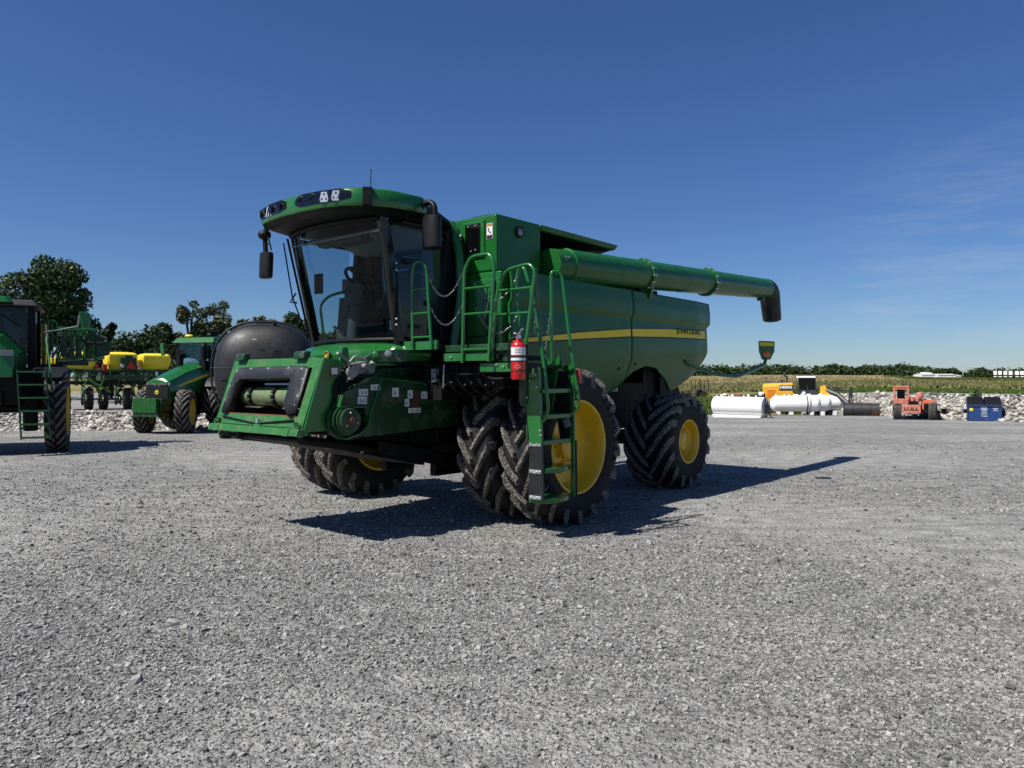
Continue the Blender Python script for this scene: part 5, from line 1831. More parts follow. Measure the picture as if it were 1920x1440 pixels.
# ---- row-crop tractor
TX, TY = -13.05, 27.9
TR = thing('tractor', 'green row crop tractor with ribbed front weights, left of the black tank', 'tractor', (TX, TY, gz(TX, TY) - .0), heading(76))
TR.scale = (1.08, 1.08, 1.08)
m = MB()
hp = [(-.46, 1.10), (-.50, 1.55), (-.42, 1.80), (-.20, 1.90), (.20, 1.90), (.42, 1.80), (.50, 1.55), (.46, 1.10)]


def hood_ring(x, k, dz, zb=1.10):
    return [(x, y * k, zb if z == 1.10 else z + dz) for y, z in hp]


m.loft([hood_ring(.26, .90, -.06), hood_ring(.22, .97, -.01), hood_ring(.0, 1.0, .07), hood_ring(-.7, 1.03, .32), hood_ring(-1.4, 1.06, .50), hood_ring(-2.0, 1.10, .58)])
HD = m.obj('hood', 'green', TR, .02, smooth=30)
m = MB()
for y in (-.22, .0, .22):
    m.hexa([(-.05, y - .08, 1.93), (-.45, y - .08, 2.09), (-.45, y + .08, 2.09), (-.05, y + .08, 1.93), (-.05, y - .08, 1.945), (-.45, y - .08, 2.10), (-.45, y + .08, 2.10), (-.05, y + .08, 1.945)])
m.obj('hood_vent', 'green_dark', HD)
m = MB()
m.prism([(-.44, 1.12), (-.46, 1.55), (-.38, 1.70), (.38, 1.70), (.46, 1.55), (.44, 1.12)], 'x', .24, .29)
m.obj('grille', 'black_plastic', TR, .02)
m = MB()
for s in (-1, 1): m.hexa([(.27, s * .06, 1.62), (.30, s * .06, 1.62), (.24, s * .47, 1.66), (.20, s * .47, 1.66), (.26, s * .06, 1.70), (.285, s * .06, 1.70), (.22, s * .47, 1.76), (.18, s * .47, 1.76)])
m.obj('headlight', 'lamp_glass', TR, .01)
m = MB(); m.lathe([(0, .075), (.012, .07), (.012, .001)], (.295, .0, 1.42), (1, 0, 0), 18); m.obj('emblem', 'yellow_decal', TR)
m = MB(); m.loft([[(.309, p * 1.3, 1.42 + q * 1.3) for p, q in poly], [(.313, p * 1.3, 1.42 + q * 1.3) for p, q in poly]]); m.obj('emblem_print', 'ink', TR)
m = MB()
m.hexa([(-.15, .50, 1.60), (-1.95, .565, 2.05), (-1.95, .575, 2.05), (-.15, .515, 1.60), (-.15, .49, 1.65), (-1.95, .56, 2.17), (-1.95, .572, 2.17), (-.15, .51, 1.65)])
m.obj('hood_stripe', 'yellow_decal', TR)
m = MB()
m.box(-3.1, .2, -.36, .36, .62, 1.15); m.box(-2.3, -.2, -.5, .5, .9, 1.5); m.box(-3.3, -2.2, -.55, .55, .7, 1.5)
m.box(-.35, .1, -.75, .75, .55, .80)
m.obj('chassis', 'mech', TR, .02)
for i in range(18):
    m = MB(); m.box(.55, .90, -.46 + .0512 * i, -.418 + .0512 * i, .74, 1.22); m.obj('front_weight', 'green', TR, .008)
m = MB(); m.box(.30, .86, -.50, .50, .60, .738); m.box(.25, .56, -.52, .50, .9, 1.1); m.box(.25, .75, .47, .56, .78, 1.2); m.obj('weight_bracket', 'green_dark', TR, .01)
FT = dict(Rt=.76, w=.46, rr=.43, nl=18, dish=.16)
for y, sd in ((.80, 1), (-.86, -1)): wheel('front_wheel', 'tfront', TR, (-.15, y, .745), FT, sd).rotation_euler[2] += R(26)
BT = dict(Rt=1.0, w=.55, rr=.56, nl=20, dish=.22)
for y, sd in ((1.0, 1), (-1.0, -1)): wheel('rear_wheel', 'trear', TR, (-2.15, y, .985), BT, sd)
m = MB()
for s in (-1, 1):
    pr2 = [(-2.15 + 1.10 * math.cos(a), .98 + 1.10 * math.sin(a)) for a in [R(35 + 10 * k) for k in range(12)]]
    pr3 = [(-2.15 + 1.05 * math.cos(a), .98 + 1.05 * math.sin(a)) for a in [R(145 - 10 * k) for k in range(12)]]
    m.prism(pr2 + pr3, 'y', s * .95 - .3, s * .95 + .3)
m.obj('fender', 'black_plastic', TR)
m = MB()
m.box(-3.35, -1.75, -.80, .80, 1.6, 2.05)
for x in (-1.78, -3.3):
    for s in (-1, 1): m.box(x - .05, x + .05, s * .78 - .05, s * .78 + .05, 2.05, 3.2)
m.box(-2.5, -2.42, .74, .80, 2.05, 3.2)
TC = m.obj('cab', 'black', TR, .02)
m = MB()
m.box(-1.74, -1.73, -.72, .72, 2.05, 3.2); m.box(-3.26, -1.84, .775, .785, 2.05, 3.2); m.box(-3.26, -1.84, -.785, -.775, 2.05, 3.2); m.box(-3.31, -3.30, -.72, .72, 2.05, 3.2)
m.obj('cab_glass', 'cab_glass', TC)
m = MB(); m.hexa([(-3.5, -.92, 3.2), (-1.55, -.90, 3.2), (-1.55, .90, 3.2), (-3.5, .92, 3.2), (-3.4, -.8, 3.42), (-1.75, -.78, 3.42), (-1.75, .78, 3.42), (-3.4, .8, 3.42)]); m.obj('roof', 'green', TC, .04)
m = MB(); m.box(-2.9, -2.3, -.25, .25, 2.05, 2.5); m.box(-2.95, -2.8, -.25, .25, 2.5, 3.0); m.tube([(-1.9, 0, 2.05), (-2.1, 0, 2.6)], .05, 8); m.obj('seat', 'seat', TC, .04)
m = MB(); m.sphere((-1.85, -.35, 3.46), .13, (1.2, 1.2, .55), 14, 8); m.obj('receiver_dome', 'hopper_yellow', TC)
m = MB(); m.cyl((-1.60, .45, 2.2), (-1.60, .45, 3.05), .10, n=14); m.cyl((-1.60, .45, 3.05), (-1.72, .45, 3.3), .065, n=12); m.box(-1.72, -1.5, .33, .57, 2.2, 2.55); m.obj('exhaust_stack', 'black', TR)
m = MB(); m.cyl((-1.55, -.5, 2.3), (-1.55, -.5, 2.8), .11, n=14); m.obj('air_intake', 'black', TR)
m = MB(); m.tube([(-1.8, -.8, 3.15), (-1.75, -1.15, 3.15), (-1.75, -1.35, 3.1)], .02, 6); m.obj('mirror_arm', 'black', TC)
m = MB(); m.cbox((-1.72, -1.40, 2.98), (.06, .16, .46), 8, 0, 0); m.obj('mirror', 'green', TC, .02)
m = MB(); m.box(-1.9, -1.80, .81, .83, 2.16, 2.34); m.obj('cab_label', 'label', TC)

# ---- sprayer cut off by the left edge
SP = thing('sprayer', 'tall green self propelled sprayer with ladder, cut off by the left edge', 'sprayer', (-12.62, 19.3, 0), R(28))
TW = dict(Rt=1.03, w=.46, rr=.60, nl=24, dish=.2, lug_h=.04)
h = wheel('wheel', 'sprayer', SP, (.80, -.85, 1.01), TW, 1)
h.rotation_euler = (0, 0, R(-91))
h = wheel('wheel', 'sprayer', SP, (-2.4, -.85, 1.01), TW, 1); h.rotation_euler = (0, 0, R(90))
m = MB()
m.box(-2.2, .35, -1.2, 3.2, 1.45, 2.05); m.cyl((-2.2, -.85, 1.1), (.7, -.85, 1.1), .12, n=12); m.box(.30, .52, -1.05, -.6, 1.0, 2.1); m.box(-2.0, .1, -1.6, -1.0, 1.2, 1.9)
m.box(.2, .9, -.2, .9, 1.9, 2.12)
m.obj('chassis', 'mech', SP, .03)
m = MB()
m.loft([[(-2.0, -1.75, 1.85), (-.05, -1.75, 1.85), (-.05, -1.7, 2.4), (-.45, -1.65, 2.75), (-1.6, -1.65, 2.75), (-2.0, -1.7, 2.4)], [(-2.1, -.2, 1.85), (.08, -.2, 1.85), (.08, -.2, 2.5), (-.35, -.2, 3.0), (-1.7, -.2, 3.0), (-2.1, -.2, 2.5)]])
SH = m.obj('hood', 'green', SP, .03)
m = MB(); m.box(-.32, -.04, -1.79, -1.70, 2.36, 2.50); m.box(-2.0, -1.72, -1.79, -1.70, 2.36, 2.50); m.obj('headlight', 'lamp_glass', SH, .01)
m = MB()
for p in ((-1.9, -.1), (.18, -.1), (-1.9, 1.4), (.18, 1.4)): m.box(p[0] - .09, p[0] + .09, p[1] - .08, p[1] + .08, 2.05, 3.66)
m.box(-1.9, .18, -.1, 1.4, 2.02, 2.12)
SC_ = m.obj('cab', 'black', SP, .02)
m = MB(); m.box(-1.8, .08, -.17, -.16, 2.1, 3.66); m.box(.22, .23, 0, 1.3, 2.1, 3.66); m.box(-1.94, -1.93, 0, 1.3, 2.1, 3.66); m.obj('cab_glass', 'dark_glass', SC_)
m = MB(); m.hexa([(-2.05, -.45, 3.66), (.40, -.45, 3.66), (.40, 1.55, 3.66), (-2.05, 1.55, 3.66), (-1.95, -.35, 3.84), (.25, -.35, 3.84), (.25, 1.45, 3.84), (-1.95, 1.45, 3.84)]); m.obj('roof', 'charcoal', SC_, .05)
m = MB(); m.hexa([(-2.0, -.52, 3.74), (-.25, -.52, 3.74), (-.1, -.3, 3.74), (-2.0, -.3, 3.74), (-1.9, -.45, 3.9), (-.35, -.45, 3.9), (-.25, -.3, 3.9), (-1.9, -.3, 3.9)]); m.obj('roof_trim', 'green', SC_, .02)
m = MB(); m.tube([(-.5, -.185, 3.5), (-.05, -.185, 3.15)], .015, 5); m.obj('wiper', 'black', SC_)
m = MB(); m.box(-.95, -.5, .4, .9, 2.1, 2.7); m.box(-.95, -.5, .85, 1.0, 2.6, 3.3); m.obj('seat', 'seat', SC_, .05)
m = MB(); m.box(.28, .38, 1.5, 2.6, 2.1, 3.36); m.obj('tank_panel', 'yellow', SP, .02)
m = MB()
for x0, y0 in ((.38, .8), (.52, .2)): m.tube([(x0, y0, 2.05), (x0, y0, 3.32), (x0 + .06, y0, 3.38), (x0 + .2, y0, 3.34), (x0 + .22, y0, 2.05)], .020, 8, .06)
for z in (2.5, 2.95): m.cyl((.38, .8, z), (.6, .8, z), .018, n=6)
m.tube([(.58, -1.2, 2.85), (.70, -1.7, 2.0), (.73, -1.75, 1.55)], .022, 8, .1)
m.obj('handrail', 'green', SP)
m = MB()
for x0 in (.13, .72): m.hexa([(x0, -2.25, .40), (x0 + .03, -2.25, .40), (x0 + .03, -2.10, .40), (x0, -2.10, .40), (x0 - .12, -1.80, 2.05), (x0 - .09, -1.80, 2.05), (x0 - .09, -1.6, 2.05), (x0 - .12, -1.6, 2.05)])
SL_ = m.obj('ladder', 'green_dark', SP)
for i in range(6):
    z = .42 + .31 * i; y = -2.2 + .075 * i
    m = MB(); m.box(.14 - .022 * i, .74 - .022 * i, y - .08, y + .10, z, z + .04); m.obj('step', 'green', SL_)
m = MB(); m.cbox((.25, -1.3, 1.0), (.3, .4, .9), 0, 0, 10); m.cbox((-.4, -1.55, 1.35), (.3, .3, .35)); m.obj('side_box', 'mech', SP, .05)
m = MB()
pf2 = [(-.85 + 1.12 * math.cos(R(a)), 1.0 + 1.12 * math.sin(R(a))) for a in range(50, 131, 10)] + [(-.85 + 1.08 * math.cos(R(a)), 1.0 + 1.08 * math.sin(R(a))) for a in range(130, 49, -10)]
m.prism(pf2, 'x', .52, 1.05); m.box(.3, .9, -.4, 1.2, 2.08, 2.20)
m.obj('fender', 'black_plastic', SP)
# folded boom
m = MB()
bm_ = lambda a, c, r_=.045: m.tube([a, c], r_, 6)
for z in (2.35, 3.22): bm_((.55, 1.0, z), (2.05, 1.6, z))
bm_((.55, 1.9, 2.35), (2.3, 2.3, 2.45)); bm_((.55, 1.9, 3.1), (2.0, 2.3, 3.15))
for i in range(5):
    x = .6 + .33 * i
    bm_((x, 1.0 + .13 * i, 2.35), (x + .3, 1.1 + .13 * i, 3.22), .035); bm_((x, 1.0 + .13 * i, 2.35), (x, 1.0 + .13 * i, 3.22), .04)
    bm_((x, 1.9, 2.4), (x + .3, 2.0, 3.1), .035); bm_((x, 1.0, 2.4), (x, 2.0, 2.4), .03); bm_((x, 1.0, 3.2), (x, 2.0, 3.1), .03)
boom = m.obj('boom', 'green', SP)
m = MB()
for i, (x0, x1, y0) in enumerate(((.75, .90, .95), (1.02, 1.14, 1.05), (1.30, 1.40, 1.15))): m.prism([(x0, 2.4), (x1 + .1, 2.4), (x1 - .02, 3.1), (x0 + .02, 3.1)], 'y', y0, y0 + .04)
m.prism([(1.45, 2.32), (2.5, 2.52), (2.62, 2.86), (2.1, 3.0), (1.9, 3.3), (1.72, 3.3), (1.55, 2.8)], 'y', 1.55, 1.75)
m.box(.5, 1.7, 1.3, 1.9, 2.20, 2.36)
boom_b = m.obj('boom_bracket', 'green_dark', SP, .01)
m = MB()
for i in range(4): m.tube([(1.2, 1.3 + .05 * i, 3.12), (1.6, 1.25 + .05 * i, 2.86 - .02 * i), (2.2, 1.3 + .05 * i, 2.84), (2.46, 1.35 + .05 * i, 2.92 + .03 * i), (2.1, 1.4 + .05 * i, 3.06)], .028, 6, .12)
boom_h = m.obj('boom_hose', 'charcoal', SP)
for o in (boom, boom_b, boom_h):
    for v in o.data.vertices: v.co.x = .62 + (v.co.x - .5) * .66
m = MB(); m.tube([(.5, -.6, 3.0), (.85, -1.2, 3.04), (1.28, -1.65, 3.12), (1.31, -1.68, 3.40)], .022, 8, .06); m.tube([(.55, -.5, 2.6), (.55, -.5, 3.05), (.9, -1.2, 3.02)], .02, 6, .05); m.obj('mirror_arm', 'steel', SP)
m = MB()
m.hexa([(1.36, -1.75, 3.08), (1.53, -1.72, 3.07), (1.53, -1.64, 3.07), (1.36, -1.67, 3.08), (1.30, -1.75, 3.48), (1.54, -1.72, 3.45), (1.54, -1.64, 3.45), (1.30, -1.67, 3.48)])
m.obj('mirror', 'green', SP, .02)

# ---- planter with three yellow hoppers
PLN = thing('planter', 'folded green planter with three yellow seed hoppers behind the rock bank', 'planter', (-20.7, 39.0, .30), R(36))


def hopper(x0, x1, z0=2.05, z1=2.98, y0=-.75, y1=.75):
    m = MB()
    w_ = x1 - x0
    def rg(z, k, kx=1.0):
        cx = (x0 + x1) / 2
        return [(cx + (w_ / 2) * kx * sx, y * k, z) for sx, y in ((-1, y0), (-.86, y0 - .10), (.86, y0 - .10), (1, y0), (1, y1), (.86, y1 + .1), (-.86, y1 + .1), (-1, y1))]
    m.loft([rg(z0, .8, .84), rg(z0 + .25, .95, .97), rg(z1 - .30, 1, 1), rg(z1 - .12, .96, .97), rg(z1 - .03, .72, .78), rg(z1, .3, .4)])
    return m.obj('hopper', 'hopper_yellow', PLN, .02, smooth=40)


hopper(-2.55, -1.0, z1=2.92); hopper(-.50, .92, z1=2.94); hopper(1.10, 2.52, z1=2.90)
m = MB(); m.box(-3.6, -2.75, -.4, .4, 2.25, 2.45); m.hexa([(-3.2, -.5, 2.3), (-2.7, -.5, 2.3), (-2.7, .5, 2.3), (-3.2, .5, 2.3), (-3.0, -.4, 2.6), (-2.7, -.4, 2.6), (-2.7, .4, 2.6), (-3.0, .4, 2.6)]); m.obj('hopper_chute', 'hopper_yellow', PLN, .02)
m = MB()
for z, y in ((1.35, 0), (1.95, -.5)): m.box(-3.3, 3.2, y - .09, y + .09, z - .09, z + .09)
for x in (-2.9, -1.8, -.7, .4, 1.5, 2.6): m.box(x - .05, x + .05, -.6, .5, 1.2, 2.1)
m.box(-.7, 1.0, -1.3, 1.4, 1.5, 1.72); m.box(-3.0, -1.2, -1.0, .2, 1.55, 1.62); m.box(1.3, 3.0, -1.0, .2, 1.62, 1.70)
m.obj('toolbar', 'green_dark', PLN, .01)
m = MB()
for x in (-2.9, -1.1, .0, 1.3, 3.0):
    for z in (1.75, 2.0): m.tube([(x - .4, -1.05, z), (x + .4, -1.05, z)], .022, 6)
    m.tube([(x - .4, -1.05, 1.5), (x - .4, -1.05, 2.05)], .022, 6)
m.tube([(-2.1, -1.0, 2.1), (-1.6, -1.1, 1.4)], .05, 6); m.tube([(2.4, -1.0, 2.1), (2.6, -1.1, 1.5)], .04, 6); m.tube([(-1.4, -1.1, 1.55), (-.4, -1.3, .85)], .05, 6)
m.obj('guard_rail', 'green', PLN)
m = MB(); m.box(.05, .80, -1.22, -1.0, 2.05, 2.62); m.box(.25, .62, -1.26, -1.0, 2.5, 2.75); m.obj('fan_box', 'green_dark', PLN, .03)
m = MB(); m.loft([[(.30, -1.30, 2.08), (.74, -1.30, 2.08), (.52, -1.30, 2.46)], [(.30, -1.32, 2.08), (.74, -1.32, 2.08), (.52, -1.32, 2.46)]]); m.obj('warning_triangle', 'red', PLN)
m = MB(); m.lathe([(0, .10), (.02, .09), (.02, .04), (.01, .001)], (.12, -1.25, 2.2), (0, -1, 0), 16); m.obj('gauge', 'zinc', PLN)
m = MB(); m.box(-.72, -.52, -1.0, -.8, 1.95, 2.28); m.box(-1.0, -.9, -.8, -.7, 2.0, 2.3); m.box(2.85, 2.95, -.9, -.8, 2.0, 2.25); m.box(-3.4, -2.9, -.55, -.45, 2.0, 2.12); m.obj('marker', 'red', PLN)
m = MB(); m.box(-2.62, -2.5, -1.10, -1.08, 1.75, 1.95); m.box(1.72, 1.82, -1.10, -1.08, 1.72, 1.92); m.obj('side_marker', 'white', PLN)
for i in range(9):
    x = -3.05 + i * .74
    m = MB()
    m.cbox((x, -.9, .95), (.14, .5, .5), 14, 0, rng.uniform(-12, 12)); m.tube([(x - .05, -.3, 1.3), (x + .05, -1.0, .9), (x + .08, -1.4, .5)], .045, 6); m.tube([(x + .1, -.4, 1.1), (x - .08, -1.3, .75)], .035, 6)
    m.tube([(x - .1, -1.2, .98), (x, -1.3, 1.25), (x + .12, -1.1, 1.45)], .03, 6)
    ru = m.obj('row_unit', 'green', PLN, .01)
    m = MB()
    for s in (-1, 1):
        m.lathe([(-.03, .12), (-.04, .22), (0, .245), (.04, .22), (.03, .12), (-.03, .12)], (x + s * .11, -1.2 + .12 * s, .50), (1, .15 * s, 0), 16)
        m.lathe([(-.02, .10), (-.02, .17), (.02, .17), (.02, .10)], (x + s * .07, -1.52, .36), (1, 0, .35 * s), 14)
    m.obj('gauge_wheel', 'tyre', ru)
    m = MB(); m.box(x - .05, x + .05, -1.36, -1.30, 1.02, 1.10); m.obj('seed_tube_cap', 'hopper_yellow' if i % 2 else 'white', ru)
PW = dict(Rt=.55, w=.36, rr=.28, nl=18, dish=.1, lug_h=.025, lug_w=.02)
for x in (-1.32, -.66, .45, 2.2):
    h = wheel('carrying_wheel', 'planter', PLN, (x, -.7, .54), PW, 1)
    h.rotation_euler = (0, 0, R(90))

# ---- white tank implement behind the tractor
WT = thing('white_tank_cart', 'pale round white tank behind the tractor hood', 'tank', (-19.9, 46, .3), 0)
m = MB(); m.sphere((0, 0, 2.35), .62, (1.05, 1.6, .8), 24, 14); m.sphere((1.35, 0, 2.35), .55, (1.1, 1.6, .75), 24, 14); m.obj('tank_shell', 'white_tank', WT)
m = MB(); m.box(-.6, 2.0, -.6, .6, 1.4, 1.95); m.box(-.5, -.4, -.5, .5, 0, 1.4); m.box(1.8, 1.9, -.5, .5, 0, 1.4); m.obj('stand', 'black', WT, .01)

# ---- fuel tank on a skid
def tank_axis(name, label, p, q, r_, zc, dome=.25, group=None):
    p, q = Vector((*p, zc)), Vector((*q, zc))
    ax = q - p
    Lh = ax.length
    T_ = thing(name, label, 'tank', (p.x, p.y, gz(p.x, p.y)), math.atan2(ax.y, ax.x), group)
    z_ = zc - gz(p.x, p.y)
    m = MB()
    pr_l = [(0, .001)] + [(dome * (1 - math.cos(a)), r_ * math.sin(a)) for a in [R(15 * k) for k in range(1, 7)]]
    pr_l += [(Lh - b_, c_) for b_, c_ in reversed(pr_l)]
    m.lathe(pr_l, (0, 0, z_), (1, 0, 0), 40)
    s = m.obj('shell', 'white_tank', T_)
    return T_, s, Lh, z_


T1, s1, L1, zc1 = tank_axis('fuel_tank', 'white cylindrical fuel tank on a skid with hose, left of the propane tanks', (14.75, 54.2), (17.55, 51.6), .66, gz(0, 53) + .80, .04)
m = MB(); m.box(.1, L1 - .15, -.55, -.42, .0, .20); m.box(.1, L1 - .15, .42, .55, .0, .20); m.box(.05, L1 - .1, -.56, .56, .14, .22); m.obj('skid', 'white', T1, .01)
m = MB()
for x, h_ in ((.15, .08), (.55, .10), (1.1, .07), (1.35, .16), (2.2, .10), (2.55, .18), (3.1, .12)): m.cyl((x, 0, zc1 + .62), (x, 0, zc1 + .66 + h_), .06 if h_ < .15 else .10, n=12)
m.obj('filler_cap', 'white', T1)
m = MB(); m.lathe([(L1 - .75, .665), (L1 - .74, .668), (L1 - .72, .668), (L1 - .71, .665)], (0, 0, zc1), (1, 0, 0), 40); m.obj('weld_band', 'label', T1)
m = MB(); m.box(L1 - .02, L1 + .14, -.2, .25, .35, 1.0); m.cyl((L1 - .3, 0, 1.4), (L1 - .3, 0, 1.95), .05, n=10); m.box(L1 - .5, L1 - .1, -.15, .15, 1.5, 1.75); m.obj('fuel_pump', 'charcoal', T1, .02)
m = MB(); m.box(L1 - .45, L1 - .2, -.16, -.13, 1.62, 1.86); m.box(L1 - .2, L1 - .08, -.16, -.13, 1.7, 1.82); m.obj('pump_head', 'white', T1)
m = MB()
m.tube([(L1 - .3, -.1, 1.8), (L1 + .1, -.3, 1.5), (L1 + .12, -.4, .6), (L1 + .3, -.5, .05), (L1 + .9, -.6, .04), (L1 + 1.35, -.3, .05), (L1 + 1.1, .0, .05), (L1 + .6, -.4, .06), (L1 + .25, -.3, .5), (L1 + .15, -.1, 1.2)], .035, 8, .2)
m.obj('hose', 'black', T1)
m = MB(); letters(m, 'FLAMMABLE', (1.6, -.52, zc1 + .42), (1, 0, 0), (0, -.55, .8), .9, .07, .006); m.obj('lettering', 'ink', T1)

PG = 'white propane tanks in front of the loader'
for i, (p, q, lb) in enumerate((((20.1, 58.2), (23.75, 57.4), 'nearest white propane tank, chain strapped, in front of the wheel loader'),
                                ((21.7, 59.8), (25.25, 59.0), 'middle one of three white propane tanks'),
                                ((23.2, 61.0), (26.75, 60.3), 'white propane tank farthest back, beside the black loader bucket'))):
    T_, s_, L_, z_ = tank_axis('propane_tank', lb, p, q, .62, gz(0, 58.5) + .95, .42, PG)
    m = MB()
    for x in (.6, L_ - .7): m.box(x - .15, x + .15, -.4, .4, .0, .36)
    m.obj('foot', 'white', T_, .02)
    m = MB()
    for x in (.45, 1.1, 1.9, 2.7): m.cyl((x, 0, z_ + .58), (x, 0, z_ + .72), .07, n=10)
    m.sphere((1.9, 0, z_ + .62), .2, (1, 1, .6), 14, 8)
    m.obj('valve_dome', 'white', T_)
    if i == 0:
        m = MB(); m.tube([(L_ - 1.05, .645 * math.cos(a), z_ + .645 * math.sin(a)) for a in [R(90 + 15 * k) for k in range(16)]], .035, 6); m.tube([(L_ - .85, -.66, z_ + .5), (L_ - .88, -.70, z_ - .2), (L_ - 1.0, -.66, .1)], .02, 6); m.obj('strap', 'black', T_)
        m = MB(); m.box(-.5, L_ - .6, -.9, -.7, .0, .12); m.box(.2, .5, -.8, .6, .02, .2); m.obj('timber', 'wood', T_, .01)

# ---- wheel loader behind the tanks
WL = thing('wheel_loader', 'yellow and black wheel loader parked behind the white propane tanks', 'loader', (23.5, 62.5, gz(0, 62.5) - .12), R(-21))
m = MB()
m.loft([[(-2.35, y, z) for y, z in ((-.85, 1.2), (.85, 1.2), (.85, 2.35), (.6, 2.62), (-.6, 2.62), (-.85, 2.35))],
        [(-2.15, y, z) for y, z in ((-.9, 1.1), (.9, 1.1), (.9, 2.5), (.65, 2.72), (-.65, 2.72), (-.9, 2.5))],
        [(.0, y, z) for y, z in ((-.9, 1.1), (.9, 1.1), (.9, 2.6), (.65, 2.80), (-.65, 2.80), (-.9, 2.6))]])
LH = m.obj('engine_hood', 'cat_yellow', WL, .03)
m = MB(); m.hexa([(-1.2, -.905, 2.05), (.55, -.905, 1.75), (.55, .905, 1.75), (-1.2, .905, 2.05), (-1.2, -.905, 2.74), (.55, -.905, 2.74), (.55, .905, 2.74), (-1.2, .905, 2.74)])
m = MB(); m.box(-1.05, .05, -.925, -.905, 2.15, 2.62); m.hexa([(-2.1, -.66, 2.69), (.3, -.66, 2.76), (.3, .66, 2.76), (-2.1, .66, 2.69), (-2.1, -.6, 2.80), (.3, -.6, 2.86), (.3, .6, 2.86), (-2.1, .6, 2.80)]); m.obj('hood_trim', 'charcoal', LH, .02)
m = MB()
for i in range(7): m.box(-2.0, -1.35, -.918, -.902, 1.55 + .10 * i, 1.60 + .10 * i)
for i in range(7): m.box(-.55, .0, -.918, -.902, 1.25 + .10 * i, 1.30 + .10 * i)
m.obj('hood_louvre', 'orange_lens', LH)
m = MB(); letters(m, 'DEERE', (-1.0, -.93, 2.32), (1, 0, 0), (0, 0, 1), .95, .22, .01, bold=.03); m.obj('lettering', 'white', LH)
m = MB(); m.cyl((-.85, -.3, 2.75), (-.85, -.3, 3.05), .09, n=12); m.tube([(-.45, -.2, 2.8), (-.45, -.2, 3.3), (-.7, -.2, 3.42)], .07, 10, .12); m.obj('exhaust_stack', 'charcoal', WL)
m = MB()
m.box(.35, 1.95, -.8, .8, 1.5, 2.2)
for x0, x1 in ((.40, .50), (1.05, 1.13), (1.70, 1.85)):
    for s in (-1, 1): m.hexa([(x0 + .05, s * .8 - .06, 2.2), (x1 + .05, s * .8 - .06, 2.2), (x1 + .05, s * .8 + .06, 2.2), (x0 + .05, s * .8 + .06, 2.2), (x0, s * .75 - .06, 3.2), (x1 - .1, s * .75 - .06, 3.2), (x1 - .1, s * .75 + .06, 3.2), (x0, s * .75 + .06, 3.2)])
LC = m.obj('cab', 'charcoal', WL, .02)
m = MB(); m.box(.45, 1.75, -.77, -.765, 2.2, 3.2); m.box(.45, 1.75, .765, .77, 2.2, 3.2); m.box(1.76, 1.77, -.7, .7, 2.2, 3.2); m.obj('cab_glass', 'dark_glass', LC)
m = MB(); m.hexa([(.25, -.85, 3.2), (1.80, -.85, 3.2), (1.80, .85, 3.2), (.25, .85, 3.2), (.30, -.8, 3.33), (1.72, -.8, 3.33), (1.72, .8, 3.33), (.30, .8, 3.33)]); m.obj('roof', 'label', LC, .03)
m = MB(); m.lathe([(0, .14), (.01, .14), (.01, .001)], (.85, -.81, 1.95), (0, -1, 0), 16); m.obj('emblem', 'label', LC)
m = MB(); m.hexa([(.0, -.9, 1.2), (2.2, -.9, 1.35), (2.2, -.7, 1.35), (.0, -.7, 1.2), (.0, -.9, 2.0), (.6, -.9, 1.5), (.6, -.7, 1.5), (.0, -.7, 2.0)]); m.obj('side_step', 'cat_yellow', WL)
m = MB(); m.box(-2.2, 2.2, -.55, .55, .75, 1.3); m.box(2.0, 2.9, -.9, .2, .7, 1.5); m.obj('frame', 'mech', WL, .03)
m = MB(); m.hexa([(2.05, -1.0, 1.2), (3.1, -1.3, 1.2), (3.1, -.9, 1.2), (2.05, -.6, 1.2), (2.1, -1.0, 2.45), (2.45, -1.1, 2.62), (2.45, -.7, 2.62), (2.1, -.6, 2.45)]); m.obj('loader_tower', 'cat_yellow', WL, .03)
m = MB()
m.tube([(2.4, -.9, 2.25), (3.4, -1.4, 1.85), (4.5, -2.3, .75)], .17, 8); m.tube([(2.9, -.9, 2.15), (3.5, -1.2, 2.3), (4.3, -1.6, 2.2)], .10, 8, .2)
m.tube([(2.5, -.9, 2.4), (2.9, -1.1, 2.5), (3.8, -1.4, 2.35)], .05, 6, .2)
m.hexa([(4.15, -1.8, 1.2), (4.4, -1.8, 1.2), (4.4, -1.6, 1.2), (4.15, -1.6, 1.2), (4.2, -1.8, 2.3), (4.5, -1.8, 2.3), (4.5, -1.6, 2.3), (4.2, -1.6, 2.3)])
m.tube([(4.3, -1.7, 1.6), (4.5, -2.3, .9)], .10, 8)
m.obj('lift_arm', 'charcoal', WL)
m = MB()
bk = [(-2.7 + .56 * math.cos(R(a_)), .66 + .56 * math.sin(R(a_))) for a_ in range(80, 291, 15)] + [(-2.55 + .45 * math.cos(R(a_)), .66 + .50 * math.sin(R(a_))) for a_ in range(285, 84, -25)]
m.prism(bk, 'x', 3.75, 6.25)
LB = m.obj('bucket', 'charcoal', WL, .01)
m = MB()
for x in (3.73, 4.34, 4.96, 5.58, 6.22): m.prism([(-2.7 + .62 * math.cos(R(a_)), .66 + .60 * math.sin(R(a_))) for a_ in range(70, 291, 20)], 'x', x, x + .06)
m.obj('bucket_rib', 'charcoal', LB)
m = MB(); m.prism([(-2.7 + .575 * math.cos(R(a_)), .66 + .575 * math.sin(R(a_))) for a_ in range(190, 281, 15)] + [(-2.7 + .55 * math.cos(R(a_)), .66 + .55 * math.sin(R(a_))) for a_ in range(280, 189, -15)], 'x', 5.66, 6.2); m.obj('worn_edge', 'rust', LB)
LW = dict(Rt=.78, w=.58, rr=.38, nl=16, dish=.16)
for x in (-1.2, 2.3):
    for y, sd in ((-.95, -1), (.95, 1)): wheel('wheel', 'loader', WL, (x, y, .77), LW, sd)

